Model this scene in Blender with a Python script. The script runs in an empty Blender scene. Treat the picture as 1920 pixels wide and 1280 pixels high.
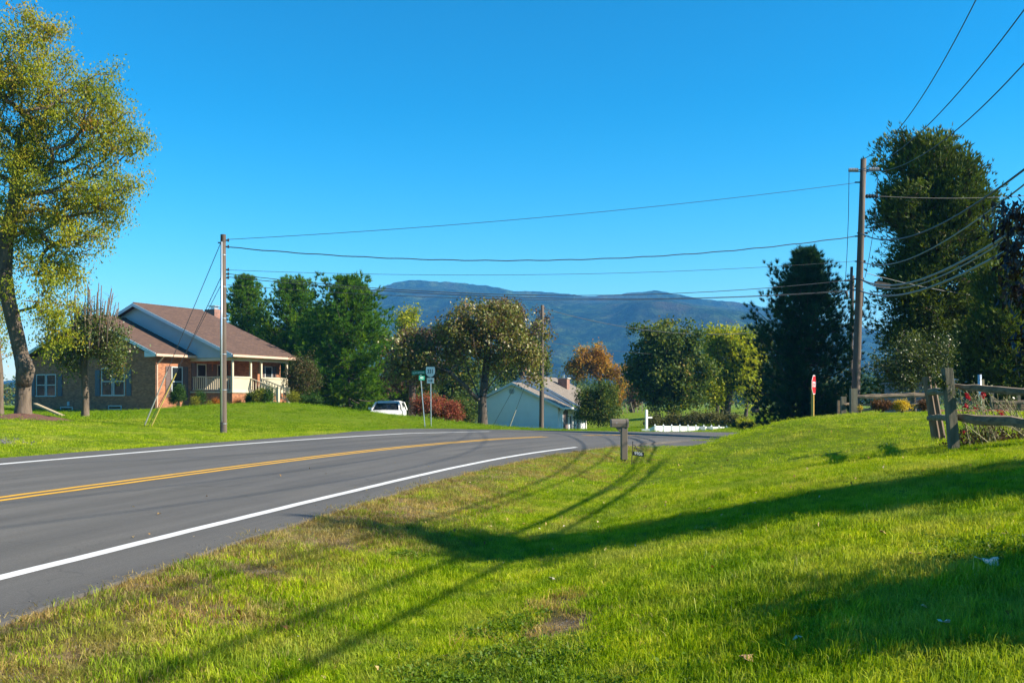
import bpy, math, random
import numpy as np
from mathutils import Vector

random.seed(7)
RNG = np.random.default_rng(7)
SC = bpy.context.scene
COL = SC.collection
PI = math.pi
R = math.radians

# ------------------------------------------------------------------ camera, sky, sun, exposure
EYE, F, HZ = 1.45, 1866.7, 752.0
cam_d = bpy.data.cameras.new('camera')
cam_d.sensor_width = 36.0
cam_d.lens = 35.0
cam_d.shift_y = 112.0 / 1920.0
cam_d.clip_start = 0.05
cam_d.clip_end = 9000
cam = bpy.data.objects.new('camera', cam_d)
COL.objects.link(cam)
cam.location = (0, 0, EYE)
cam.rotation_euler = (R(90), 0, 0)
SC.camera = cam

SUN_AZ, SUN_EL = R(101), R(33)          # clockwise from the view direction (+Y)
world = bpy.data.worlds.new('World')
SC.world = world
world.use_nodes = True
wn, wl = world.node_tree.nodes, world.node_tree.links
wn.clear()
sky = wn.new('ShaderNodeTexSky')
sky.sky_type = 'NISHITA'
sky.sun_disc = False
sky.sun_elevation = SUN_EL
sky.sun_rotation = SUN_AZ
sky.altitude = 300
sky.air_density = 1.0
sky.dust_density = 0.3
sky.ozone_density = 2.0
hs = wn.new('ShaderNodeHueSaturation')
hs.inputs['Hue'].default_value = 0.478
hs.inputs['Saturation'].default_value = 1.6
hs.inputs['Value'].default_value = 1.0
bg = wn.new('ShaderNodeBackground')
bg.inputs['Strength'].default_value = 0.055
wo = wn.new('ShaderNodeOutputWorld')
wl.new(sky.outputs[0], hs.inputs['Color'])
gm = wn.new('ShaderNodeGamma')
gm.inputs['Gamma'].default_value = 1.28
wl.new(hs.outputs[0], gm.inputs['Color'])
wl.new(gm.outputs[0], bg.inputs[0])
wl.new(bg.outputs[0], wo.inputs[0])

sun_d = bpy.data.lights.new('sun', 'SUN')
sun_d.energy = 5.0
sun_d.angle = R(0.53)
sun_d.color = (1.0, 0.90, 0.74)
sun = bpy.data.objects.new('sun', sun_d)
COL.objects.link(sun)
SUN_DIR = Vector((math.sin(SUN_AZ) * math.cos(SUN_EL), math.cos(SUN_AZ) * math.cos(SUN_EL), math.sin(SUN_EL)))
sun.rotation_euler = SUN_DIR.to_track_quat('Z', 'Y').to_euler()
sun.location = (60, -10, 60)

SC.view_settings.view_transform = 'Standard'
SC.view_settings.look = 'None'
SC.view_settings.gamma = 1.0
SC.view_settings.use_curve_mapping = False
SC.view_settings.exposure = 1.3
SC.cycles.use_denoising = True
SC.cycles.max_bounces = 8
SC.cycles.transparent_max_bounces = 8
SC.cycles.volume_bounces = 0
SC.cycles.use_adaptive_sampling = True


def P(px, py, d):
    return np.array([(px - 960.0) / F * d, d, EYE + (HZ - py) / F * d])


# ------------------------------------------------------------------ mesh helpers
def link(o, parent=None):
    COL.objects.link(o)
    if parent is not None:
        o.parent = parent
    return o


def uv_box(me, mode=None):
    n = len(me.loops)
    if n == 0:
        return
    co = np.empty(len(me.vertices) * 3)
    me.vertices.foreach_get('co', co)
    co = co.reshape(-1, 3)
    li = np.empty(n, dtype=np.int64)
    me.loops.foreach_get('vertex_index', li)
    pn = np.empty(len(me.polygons) * 3)
    me.polygons.foreach_get('normal', pn)
    pn = pn.reshape(-1, 3)
    tot = np.empty(len(me.polygons), dtype=np.int64)
    me.polygons.foreach_get('loop_total', tot)
    fn = np.repeat(pn, tot, axis=0)
    p = co[li]
    uv = np.empty((n, 2))
    if mode == 'roof':
        uv[:, 0] = p[:, 1]
        uv[:, 1] = p[:, 0]
    else:
        flat = np.abs(fn[:, 2]) > 0.8
        h = np.hypot(fn[:, 0], fn[:, 1]) + 1e-9
        hx, hy = -fn[:, 1] / h, fn[:, 0] / h
        uv[:, 0] = np.where(flat, p[:, 0], p[:, 0] * hx + p[:, 1] * hy)
        uv[:, 1] = np.where(flat, p[:, 1], p[:, 2])
    lay = me.uv_layers.new(name='UVMap')
    lay.data.foreach_set('uv', uv.astype(np.float32).ravel())


class MB:
    def __init__(s):
        s.v, s.f = [], []

    def add(s, vs, fs):
        k = len(s.v)
        s.v += [tuple(map(float, v)) for v in vs]
        s.f += [tuple(i + k for i in f) for f in fs]
        return s

    def box2(s, a, b):
        x0, y0, z0 = a
        x1, y1, z1 = b
        return s.add([(x0, y0, z0), (x1, y0, z0), (x1, y1, z0), (x0, y1, z0), (x0, y0, z1), (x1, y0, z1), (x1, y1, z1), (x0, y1, z1)],
                     [(0, 3, 2, 1), (4, 5, 6, 7), (0, 1, 5, 4), (1, 2, 6, 5), (2, 3, 7, 6), (3, 0, 4, 7)])

    def box(s, c, size):
        return s.box2([c[i] - size[i] / 2 for i in range(3)], [c[i] + size[i] / 2 for i in range(3)])

    def bar(s, p0, p1, w, h, up=(0, 0, 1), w1=None, h1=None):
        p0, p1 = Vector(p0), Vector(p1)
        d = (p1 - p0).normalized()
        u = Vector(up)
        if abs(d.dot(u)) > 0.95:
            u = Vector((0, 1, 0))
        r = d.cross(u).normalized()
        u = r.cross(d).normalized()
        w1 = w if w1 is None else w1
        h1 = h if h1 is None else h1
        vs = []
        for p, ww, hh in ((p0, w, h), (p1, w1, h1)):
            for a, b in ((-1, -1), (1, -1), (1, 1), (-1, 1)):
                vs.append(p + r * (a * ww / 2) + u * (b * hh / 2))
        return s.add(vs, [(0, 1, 2, 3), (7, 6, 5, 4), (0, 4, 5, 1), (1, 5, 6, 2), (2, 6, 7, 3), (3, 7, 4, 0)])

    def tube(s, pts, r, n=8, caps=True):
        pts = [Vector(p) for p in pts]
        if not hasattr(r, '__len__'):
            r = [r] * len(pts)
        rings = []
        ref = None
        for i, p in enumerate(pts):
            d = (pts[min(i + 1, len(pts) - 1)] - pts[max(i - 1, 0)]).normalized()
            if ref is None:
                ref = Vector((1, 0, 0)) if abs(d.x) < 0.9 else Vector((0, 1, 0))
            u = (ref - d * ref.dot(d)).normalized()
            ref = u
            w = d.cross(u)
            rings.append([p + (u * math.cos(2 * PI * k / n) + w * math.sin(2 * PI * k / n)) * r[i] for k in range(n)])
        vs = [v for ring in rings for v in ring]
        fs = []
        for i in range(len(pts) - 1):
            for k in range(n):
                a, b = i * n + k, i * n + (k + 1) % n
                fs.append((a, b, b + n, a + n))
        if caps:
            fs.append(tuple(range(n))[::-1])
            fs.append(tuple((len(pts) - 1) * n + k for k in range(n)))
        return s.add(vs, fs)

    def prism(s, poly, off):
        n = len(poly)
        off = Vector(off)
        vs = [Vector(p) for p in poly] + [Vector(p) + off for p in poly]
        fs = [tuple(range(n))[::-1], tuple(range(n, 2 * n))]
        for i in range(n):
            j = (i + 1) % n
            fs.append((i, j, j + n, i + n))
        return s.add(vs, fs)

    def loft(s, rings, caps=True):
        n = len(rings[0])
        vs = [v for r_ in rings for v in r_]
        fs = []
        for i in range(len(rings) - 1):
            for k in range(n):
                a, b = i * n + k, i * n + (k + 1) % n
                fs.append((a, b, b + n, a + n))
        if caps:
            fs.append(tuple(range(n))[::-1])
            fs.append(tuple((len(rings) - 1) * n + k for k in range(n)))
        return s.add(vs, fs)

    def build(s, name, mat, parent=None, smooth=False, uv=None, loc=None, bevel=0):
        me = bpy.data.meshes.new(name)
        me.from_pydata(s.v, [], s.f)
        me.update()
        uv_box(me, uv)
        if smooth:
            me.polygons.foreach_set('use_smooth', [True] * len(me.polygons))
        me.materials.append(mat)
        o = bpy.data.objects.new(name, me)
        link(o, parent)
        if loc is not None:
            o.location = loc
        if bevel:
            m = o.modifiers.new('bevel', 'BEVEL')
            m.width = bevel
            m.segments = 2
            m.limit_method = 'ANGLE'
        return o


def fast_mesh(name, verts, faces, mat, parent=None, attrs=None, smooth=False):
    """verts (n,3), faces (m,k) constant k; attrs: dict name -> per-vertex float"""
    me = bpy.data.meshes.new(name)
    m, k = faces.shape
    me.vertices.add(len(verts))
    me.vertices.foreach_set('co', np.ascontiguousarray(verts, dtype=np.float32).ravel())
    me.loops.add(m * k)
    me.loops.foreach_set('vertex_index', np.ascontiguousarray(faces, dtype=np.int32).ravel())
    me.polygons.add(m)
    me.polygons.foreach_set('loop_start', np.arange(0, m * k, k, dtype=np.int32))
    if smooth:
        me.polygons.foreach_set('use_smooth', np.ones(m, dtype=bool))
    for a, v in (attrs or {}).items():
        at = me.attributes.new(a, 'FLOAT', 'POINT')
        at.data.foreach_set('value', np.ascontiguousarray(v, dtype=np.float32))
    me.update(calc_edges=True)
    me.validate()
    if mat is not None:
        me.materials.append(mat)
    o = bpy.data.objects.new(name, me)
    link(o, parent)
    return o


def tag(o, label=None, cat=None, group=None, kind=None):
    if label:
        o['label'] = label
    if cat:
        o['category'] = cat
    if group:
        o['group'] = group
    if kind:
        o['kind'] = kind
    return o


def thing(name, label, cat, loc, rz=0.0, group=None):
    o = bpy.data.objects.new(name, None)
    o.empty_display_size = 0.3
    o.location = loc
    o.rotation_euler = (0, 0, rz)
    COL.objects.link(o)
    return tag(o, label, cat, group)


def clone(o, parent=None):
    c = o.copy()
    link(c, parent)
    return c


def clone_tree(o, parent=None):
    c = clone(o, parent)
    for ch in list(o.children):
        clone_tree(ch, c)
    return c


# ------------------------------------------------------------------ materials
def nodes_of(name):
    m = bpy.data.materials.new(name)
    m.use_nodes = True
    nt = m.node_tree
    b = nt.nodes['Principled BSDF']
    return m, nt, b


def ramp(nt, fac, stops):
    r = nt.nodes.new('ShaderNodeValToRGB')
    e = r.color_ramp.elements
    while len(e) < len(stops):
        e.new(0.5)
    for i, (p, c) in enumerate(stops):
        e[i].position = p
        e[i].color = (c[0], c[1], c[2], 1)
    nt.links.new(fac, r.inputs[0])
    return r.outputs[0]


def noise(nt, scale, detail=4, rough=0.6, vec=None, dist=0.0):
    n = nt.nodes.new('ShaderNodeTexNoise')
    n.inputs['Scale'].default_value = scale
    n.inputs['Detail'].default_value = detail
    n.inputs['Roughness'].default_value = rough
    n.inputs['Distortion'].default_value = dist
    if vec is not None:
        nt.links.new(vec, n.inputs['Vector'])
    return n.outputs['Fac']


def coord(nt, which='Object', scale=None):
    if which == 'Position':
        g = nt.nodes.new('ShaderNodeNewGeometry')
        out = g.outputs['Position']
    else:
        t = nt.nodes.new('ShaderNodeTexCoord')
        out = t.outputs[which]
    if scale is not None:
        mp = nt.nodes.new('ShaderNodeMapping')
        mp.inputs['Scale'].default_value = scale
        nt.links.new(out, mp.inputs[0])
        out = mp.outputs[0]
    return out


def mixc(nt, fac, a, b, mode='MIX'):
    m = nt.nodes.new('ShaderNodeMix')
    m.data_type = 'RGBA'
    m.blend_type = mode
    for sock, v in ((m.inputs['Factor'], fac), (m.inputs['A'], a), (m.inputs['B'], b)):
        pass
    ins = [i for i in m.inputs if i.type == 'RGBA']
    fi = [i for i in m.inputs if i.type == 'VALUE'][0]
    for sock, v in ((fi, fac), (ins[0], a), (ins[1], b)):
        if isinstance(v, (int, float)):
            sock.default_value = v
        elif isinstance(v, tuple):
            sock.default_value = (v[0], v[1], v[2], 1)
        else:
            nt.links.new(v, sock)
    return [o for o in m.outputs if o.type == 'RGBA'][0]


def bump(nt, b, h, strength=0.4, dist=0.02):
    n = nt.nodes.new('ShaderNodeBump')
    n.inputs['Strength'].default_value = strength
    n.inputs['Distance'].default_value = dist
    nt.links.new(h, n.inputs['Height'])
    nt.links.new(n.outputs[0], b.inputs['Normal'])


def lerp3(c, k):
    return tuple(min(1.0, x * k) for x in c)


def M(name, col, rough=0.6, var=0.2, scale=6.0, stretch=None, bmp=0.0, metal=0.0, spec=None, bscale=None):
    m, nt, b = nodes_of(name)
    vec = coord(nt, 'Object', stretch)
    f = noise(nt, scale, 5, 0.6, vec)
    c = ramp(nt, f, [(0.3, lerp3(col, 1 - var)), (0.7, lerp3(col, 1 + var))])
    nt.links.new(c, b.inputs['Base Color'])
    b.inputs['Roughness'].default_value = rough
    b.inputs['Metallic'].default_value = metal
    if spec is not None:
        b.inputs['Specular IOR Level'].default_value = spec
    if bmp:
        f2 = noise(nt, bscale or scale * 4, 4, 0.6, vec)
        bump(nt, b, f2, bmp, 0.02)
    return m


def leaf_mat(name, stops, trans=0.35, rough=0.55, spec=0.15, k=1.0):
    stops = [(a, tuple(min(0.9, x * k) for x in c)) for a, c in stops]
    m = bpy.data.materials.new(name)
    m.use_nodes = True
    nt = m.node_tree
    b = nt.nodes['Principled BSDF']
    out = nt.nodes['Material Output']
    at = nt.nodes.new('ShaderNodeAttribute')
    at.attribute_name = 'tint'
    c = ramp(nt, at.outputs['Fac'], stops)
    nt.links.new(c, b.inputs['Base Color'])
    b.inputs['Roughness'].default_value = rough
    b.inputs['Specular IOR Level'].default_value = spec
    tr = nt.nodes.new('ShaderNodeBsdfTranslucent')
    tc = mixc(nt, 1.0, c, (1.25, 1.2, 0.55), 'MULTIPLY')
    nt.links.new(tc, tr.inputs[0])
    mx = nt.nodes.new('ShaderNodeMixShader')
    mx.inputs[0].default_value = trans
    nt.links.new(b.outputs[0], mx.inputs[1])
    nt.links.new(tr.outputs[0], mx.inputs[2])
    nt.links.new(mx.outputs[0], out.inputs[0])
    return m


def brick_mat(name, cols, mortar, bw=0.21, rh=0.073, ms=0.011, rough=0.85, noise_amt=0.25):
    m, nt, b = nodes_of(name)
    uv = coord(nt, 'UV')
    bt = nt.nodes.new('ShaderNodeTexBrick')
    bt.inputs['Scale'].default_value = 1.0
    bt.inputs['Brick Width'].default_value = bw
    bt.inputs['Row Height'].default_value = rh
    bt.inputs['Mortar Size'].default_value = ms
    bt.inputs['Mortar Smooth'].default_value = 0.2
    bt.inputs['Bias'].default_value = 0.0
    bt.inputs['Color1'].default_value = (*cols[0], 1)
    bt.inputs['Color2'].default_value = (*cols[1], 1)
    bt.inputs['Mortar'].default_value = (*mortar, 1)
    nt.links.new(uv, bt.inputs['Vector'])
    f = noise(nt, 3.0, 5, 0.7, coord(nt, 'Object'))
    c = mixc(nt, 1.0, bt.outputs['Color'], ramp(nt, f, [(0.3, (1 - noise_amt,) * 3), (0.7, (1 + noise_amt,) * 3)]), 'MULTIPLY')
    nt.links.new(c, b.inputs['Base Color'])
    b.inputs['Roughness'].default_value = rough
    inv = nt.nodes.new('ShaderNodeMath')
    inv.operation = 'SUBTRACT'
    inv.inputs[0].default_value = 1.0
    nt.links.new(bt.outputs['Fac'], inv.inputs[1])
    bump(nt, b, inv.outputs[0], 0.6, 0.01)
    return m


MAT = {}


def make_mats():
    m = MAT
    m['brick'] = brick_mat('house_brick', [(0.43, 0.155, 0.066), (0.2, 0.058, 0.026)], (0.29, 0.17, 0.095))
    m['brick2'] = brick_mat('chimney_brick', [(0.30, 0.10, 0.06), (0.20, 0.07, 0.045)], (0.3, 0.26, 0.22))
    m['pinkbrick'] = brick_mat('low_wall_brick', [(0.55, 0.2, 0.15), (0.42, 0.14, 0.1)], (0.5, 0.42, 0.36))
    m['shingle'] = brick_mat('brown_shingle', [(0.118, 0.066, 0.044), (0.082, 0.045, 0.03)], (0.05, 0.026, 0.018), 0.33, 0.14, 0.008, 0.95, 0.18)
    m['shingle2'] = brick_mat('tan_shingle', [(0.215, 0.18, 0.145), (0.155, 0.13, 0.105)], (0.1, 0.085, 0.07), 0.33, 0.14, 0.008, 0.95, 0.15)
    m['siding_blue'] = M('grey_blue_siding', (0.38, 0.46, 0.5), 0.55, 0.06, 1.5)
    m['siding_white'] = M('pale_siding', (0.80, 0.82, 0.86), 0.5, 0.06, 0.8)
    m['white'] = M('white_paint', (0.78, 0.77, 0.74), 0.45, 0.06, 3)
    m['vinyl'] = M('white_vinyl', (0.82, 0.82, 0.8), 0.35, 0.04, 2)
    m['cream'] = M('cream_paint', (0.56, 0.48, 0.345), 0.5, 0.07, 3)
    m['creampanel'] = M('cream_panel', (0.42, 0.385, 0.28), 0.7, 0.06, 2)
    m['fascia'] = M('fascia_paint', (0.55, 0.6, 0.66), 0.5, 0.05, 2)
    m['gutter'] = M('gutter_paint', (0.62, 0.42, 0.31), 0.4, 0.06, 2)
    m['shutter'] = M('brown_shutter', (0.11, 0.075, 0.07), 0.6, 0.1, 4)
    m['shutter_dark'] = M('dark_shutter', (0.07, 0.09, 0.12), 0.6, 0.1, 4)
    m['frame'] = M('window_frame', (0.42, 0.46, 0.47), 0.4, 0.05, 2)
    g, nt, b = nodes_of('window_glass')
    b.inputs['Base Color'].default_value = (0.015, 0.02, 0.026, 1)
    b.inputs['Roughness'].default_value = 0.06
    b.inputs['Specular IOR Level'].default_value = 0.3
    bump(nt, b, noise(nt, 2.0, 2, 0.5, coord(nt, 'Object')), 0.05, 0.02)
    m['glass'] = g
    m['metal'] = M('galvanised_metal', (0.55, 0.57, 0.58), 0.35, 0.12, 8, None, 0, 0.85)
    m['conduit'] = M('bright_conduit', (0.62, 0.66, 0.7), 0.28, 0.12, 5, (1, 1, 0.2), 0, 0.6)
    m['dark_metal'] = M('dark_metal', (0.05, 0.05, 0.05), 0.5, 0.2, 10, None, 0, 0.5)
    m['wire'] = M('wire_sheath', (0.03, 0.035, 0.04), 0.5, 0.1, 5)
    m['wire_light'] = M('weathered_wire', (0.16, 0.17, 0.17), 0.45, 0.1, 5)
    m['pole'] = M('weathered_pole', (0.10, 0.074, 0.055), 0.85, 0.4, 10, (1, 1, 0.06), 0.5)
    m['pole_dark'] = M('creosote_pole', (0.09, 0.065, 0.05), 0.85, 0.35, 10, (1, 1, 0.06), 0.5)
    m['rail'] = M('weathered_rail', (0.20, 0.145, 0.095), 0.9, 0.5, 14, (0.15, 1, 1), 0.6)
    m['post'] = M('grey_green_post', (0.14, 0.125, 0.085), 0.9, 0.4, 14, (1, 1, 0.12), 0.6)
    m['post_brown'] = M('brown_split_post', (0.15, 0.105, 0.07), 0.9, 0.45, 12, (1, 1, 0.1), 0.8)
    m['plank'] = M('pale_plank', (0.36, 0.28, 0.17), 0.8, 0.2, 8)
    m['bark'] = M('grey_bark', (0.115, 0.085, 0.06), 0.95, 0.5, 7, (1, 1, 0.25), 1.0, bscale=14)
    m['bark_dark'] = M('dark_bark', (0.075, 0.058, 0.045), 0.95, 0.4, 7, (1, 1, 0.25), 0.9, bscale=14)
    m['bark_red'] = M('cedar_bark', (0.2, 0.115, 0.07), 0.95, 0.4, 7, (1, 1, 0.2), 0.8)
    m['mailbox'] = M('taupe_plastic', (0.15, 0.118, 0.09), 0.5, 0.06, 8)
    m['red'] = M('sign_red', (0.6, 0.012, 0.02), 0.4, 0.05, 5)
    m['signwhite'] = M('sign_white', (0.78, 0.8, 0.8), 0.4, 0.05, 5)
    m['signblack'] = M('sign_black', (0.012, 0.013, 0.016), 0.45, 0.05, 5)
    m['signgreen'] = M('sign_green', (0.0, 0.18, 0.115), 0.35, 0.05, 5)
    m['yellowpost'] = M('treated_sign_post', (0.52, 0.34, 0.07), 0.8, 0.15, 10, (1, 1, 0.2))
    m['guard'] = M('yellow_guard', (0.5, 0.38, 0.09), 0.5, 0.1, 5)
    m['guard_grey'] = M('grey_guard', (0.3, 0.3, 0.26), 0.5, 0.1, 5)
    m['carpaint'] = M('white_car_paint', (0.8, 0.8, 0.79), 0.2, 0.02, 2)
    m['tyre'] = M('tyre_rubber', (0.02, 0.02, 0.02), 0.8, 0.1, 20)
    m['lamp'] = M('headlight_lens', (0.35, 0.36, 0.4), 0.15, 0.1, 20, None, 0, 0.4)
    m['shed'] = M('weathered_shed_board', (0.27, 0.25, 0.24), 0.9, 0.3, 8, (1, 1, 0.2), 0.3)
    m['concrete'] = M('concrete', (0.4, 0.38, 0.34), 0.9, 0.12, 5, None, 0.3)
    m['stone'] = M('grey_stone', (0.11, 0.105, 0.11), 0.9, 0.6, 40, None, 0.3)
    m['porcelain'] = M('grey_insulator', (0.3, 0.3, 0.31), 0.3, 0.1, 5)
    m['mulch'] = M('red_brown_mulch', (0.12, 0.05, 0.03), 0.95, 0.6, 22, None, 0.8)
    m['paper'] = M('pale_leaf', (0.62, 0.56, 0.45), 0.8, 0.15, 30)


make_mats()
# ------------------------------------------------------------------ road alignment and terrain
_sp = [-120, -60, -10, 0, 5.6, 9, 13, 19, 25, 35, 45, 60, 90, 160]
_hp = [4, 6, 10.5, 11.8, 12.5, 14, 16.5, 23.5, 30, 40, 48, 55, 60, 62]
DS = 0.5
SS = np.arange(-90, 150, DS)
HD = np.radians(np.interp(SS, _sp, _hp))
_i0 = int(round(90 / DS))
_cx = np.concatenate([[0], np.cumsum(np.sin(HD[:-1]) * DS)])
_cy = np.concatenate([[0], np.cumsum(np.cos(HD[:-1]) * DS)])
CX = _cx - _cx[_i0] - 6.85
CY = _cy - _cy[_i0] + 13.3
ZC = np.interp(SS, [-90, 22, 28, 32, 36, 40, 46, 60, 90, 150], [0.144, 0.144, 0.09, 0.0, -0.13, -0.29, -0.48, -0.8, -1.2, -1.8])
BANK = np.interp(SS, [-90, 22, 34, 150], [0.04, 0.04, 0.02, 0.02])
U_R = np.interp(SS, [-90, -8, -2, 6, 20, 150], [4.7, 4.75, 4.4, 4.2, 4.2, 4.4])
U_L = np.interp(SS, [-90, 0, 10, 15, 20, 25, 30, 50, 62, 150], [4.7, 4.7, 4.5, 4.5, 5.2, 7.2, 9.8, 9.5, 5.0, 4.6])


def vnoise(x, y, seed=0):
    """cheap smooth value noise"""
    rg = np.random.default_rng(seed)
    T = rg.random((64, 64))
    xi, yi = np.floor(x).astype(int), np.floor(y).astype(int)
    fx, fy = x - xi, y - yi
    fx, fy = fx * fx * (3 - 2 * fx), fy * fy * (3 - 2 * fy)
    g = lambda a, b_: T[a % 64, b_ % 64]
    return (g(xi, yi) * (1 - fx) + g(xi + 1, yi) * fx) * (1 - fy) + (g(xi, yi + 1) * (1 - fx) + g(xi + 1, yi + 1) * fx) * fy


def fbm(x, y, oct=4, seed=0):
    t, a = 0, 0.5
    for k in range(oct):
        t = t + a * vnoise(x * 2 ** k + 7.3 * k, y * 2 ** k + 3.1 * k, seed + k)
        a *= 0.5
    return t


def smooth(x, a, b):
    t = np.clip((x - a) / (b - a), 0, 1)
    return t * t * (3 - 2 * t)


def road_su(x, y):
    x = np.atleast_1d(np.asarray(x, float)).ravel()
    y = np.atleast_1d(np.asarray(y, float)).ravel()
    idx = np.empty(len(x), dtype=np.int64)
    cx, cy = CX[::2], CY[::2]
    for a in range(0, len(x), 20000):
        d2 = (x[a:a + 20000, None] - cx) ** 2 + (y[a:a + 20000, None] - cy) ** 2
        idx[a:a + 20000] = np.argmin(d2, axis=1) * 2
    dx, dy = x - CX[idx], y - CY[idx]
    along = dx * np.sin(HD[idx]) + dy * np.cos(HD[idx])
    s = SS[idx] + np.clip(along, -1, 1)
    h = np.radians(np.interp(s, _sp, _hp))
    px, py = np.interp(s, SS, CX), np.interp(s, SS, CY)
    u = (x - px) * np.cos(h) - (y - py) * np.sin(h)
    return s, u


def road_z(s, u):
    zc, bk = np.interp(s, SS, ZC), np.interp(s, SS, BANK)
    return zc - bk * np.clip(u, -4.6, 99)


_E = [-1, 0, 0.5, 1.2, 2.1, 2.6, 3.2, 4.5, 6, 8, 11, 15, 22, 40, 80]
_EZ = [0, -0.03, -0.08, -0.20, -0.38, -0.41, -0.34, -0.08, 0.20, 0.50, 0.88, 1.05, 1.12, 1.2, 1.2]
DRIVE = [(3.0, 37.5), (8.0, 36.2), (13.0, 37.0), (20.0, 39.0)]


def seg_dist(x, y, pts):
    best = np.full(len(x), 1e9)
    tt = np.zeros(len(x))
    L = 0
    tot = sum(math.dist(pts[i], pts[i + 1]) for i in range(len(pts) - 1))
    for i in range(len(pts) - 1):
        (x0, y0), (x1, y1) = pts[i], pts[i + 1]
        dx, dy = x1 - x0, y1 - y0
        l2 = dx * dx + dy * dy
        t = np.clip(((x - x0) * dx + (y - y0) * dy) / l2, 0, 1)
        d = np.hypot(x - x0 - t * dx, y - y0 - t * dy)
        k = d < best
        best = np.where(k, d, best)
        tt = np.where(k, (L + t * math.sqrt(l2)) / tot, tt)
        L += math.sqrt(l2)
    return best, tt


# control heights away from the road: (x, y, z)
_ctl = []
for px, py, d in [(0, 826, 24), (45, 783, 37), (160, 783, 46), (415, 811, 36), (272, 801, 36), (300, 768, 56), (450, 757, 57),
                  (560, 757, 56), (640, 768, 56), (735, 780, 54), (800, 798, 50), (905, 798, 60), (100, 780, 55), (200, 778, 56),
                  (1210, 800, 68), (1400, 795, 70), (1185, 778, 110), (1440, 777, 90), (1470, 766, 110)]:
    _ctl.append(tuple(P(px, py, d)))
_ctl += [(-30, 75, 0.9), (-17, 78, 1.0), (-8, 80, -0.1), (-8.4, 70, -0.36), (-4, 68, -0.5), (0, 75, -1.0), (0, 88, -1.5), (8, 85, -1.4), (-8, 90, -1.2), (10, 96, -1.0),
         (-60, 60, 1.2), (-60, 120, 1.0), (0, 140, -0.3), (60, 140, 0.3), (-40, 30, 1.0), (-30, 8, 0.8), (-18, 6, 0.5),
         (-14, -20, 0.4), (-40, -30, 1.0), (8, 62, -0.5), (14, 62, -0.55), (18, 52, -0.2),
         (14, 38, 0.95), (20, 40, 1.0), (30, 30, 1.2), (30, 45, 1.0), (40, 60, 0.8), (24, 52, 0.8), (22, 22, 1.12), (14, 20, 1.0), (12, 8, 1.0),
         (16, 30, 1.08), (22, 8, 1.12), (20, -10, 1.1), (14, -12, 0.95), (40, 5, 1.2), (45, -30, 1.2), (60, 20, 1.2), (60, 80, 0.8), (40, 100, 0.5)]
_ctl = np.array(_ctl)


def _tps(r2):
    return 0.5 * r2 * np.log(r2 + 1e-9)


_cs = _ctl[:, :2] / 30.0
_n = len(_cs)
_A = np.zeros((_n + 3, _n + 3))
_A[:_n, :_n] = _tps(((_cs[:, None] - _cs[None]) ** 2).sum(-1)) + np.eye(_n) * 0.004
_A[:_n, _n] = 1
_A[:_n, _n + 1:] = _cs
_A[_n, :_n] = 1
_A[_n + 1:, :_n] = _cs.T
_w = np.linalg.solve(_A, np.concatenate([_ctl[:, 2], [0, 0, 0]]))


def tps_z(x, y):
    out = np.empty(len(x))
    for a in range(0, len(x), 20000):
        q = np.stack([x[a:a + 20000], y[a:a + 20000]], 1) / 30.0
        r2 = ((q[:, None] - _cs[None]) ** 2).sum(-1)
        out[a:a + 20000] = _tps(r2) @ _w[:_n] + _w[_n] + q @ _w[_n + 1:]
    return out


def terrain(x, y, hollow=True):
    x = np.atleast_1d(np.asarray(x, float)).ravel()
    y = np.atleast_1d(np.asarray(y, float)).ravel()
    s, u = road_su(x, y)
    uR, uL = np.interp(s, SS, U_R), np.interp(s, SS, U_L)
    e, el = u - uR, -u - uL
    rz = road_z(s, np.clip(u, -uL, uR))
    far = np.hypot(x, y - 30)
    t = np.clip(tps_z(np.clip(x, -70, 70), np.clip(y, -35, 145)), -2.0, 1.6)
    t = t * (1 - smooth(far, 90, 220)) + (-0.4) * smooth(far, 90, 220)
    sm = smooth(s, 9, 21)
    ee = e * (1 + 0.3 * sm)
    ee = np.where(ee > 3.2, 3.2 + (ee - 3.2) * (1 + 0.85 * sm), ee)
    prof = rz + np.interp(ee, _E, _EZ)
    wr = smooth(e, 11, 18)
    fade = smooth(y, 40, 52)
    prof = prof * (1 - fade) + (rz - 0.04 + (t - rz) * smooth(e, 0.3, 5)) * fade
    right = prof * (1 - wr) + t * wr
    wl_ = smooth(el, 0.3, 4.0)
    left = (rz - 0.03) * (1 - wl_) + t * wl_
    z = np.where(u > 0, right, left)
    # side drive cut through the bank
    dd, tt = seg_dist(x, y, DRIVE)
    zd = -0.12 + 0.95 * smooth(tt, 0.15, 0.8)
    wd = (1 - smooth(dd, 2.1, 4.2)) * (u > 0)
    zz = np.where(e > -0.3, z * (1 - wd) + zd * wd, z)
    z = zz
    if hollow:
        inside = smooth(np.minimum(-e, -el), 0.05, 0.5)
        z = z - 0.16 * inside
        z = z - 0.10 * (1 - smooth(dd, 1.3, 1.9)) * (e > 0)
    # gentle unevenness off the pavement
    und = 0.03 * np.sin(x * 0.9 + 1.3 * np.sin(y * 0.4)) * np.sin(y * 0.7 + 0.8) + 0.012 * np.sin(2.7 * x + y) * np.sin(2.1 * y - x)
    z = z + und * smooth(np.maximum(e, el), 0.6, 3.0) * smooth(dd, 1.5, 3.0)
    return z


def gz(x, y):
    return float(terrain([x], [y])[0])


def surf(x, y):
    """height of the pavement or ground, whichever is on top"""
    s, u = road_su([x], [y])
    uR, uL = np.interp(s, SS, U_R), np.interp(s, SS, U_L)
    if -uL[0] < u[0] < uR[0]:
        return float(road_z(s, u)[0])
    return gz(x, y)


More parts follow.
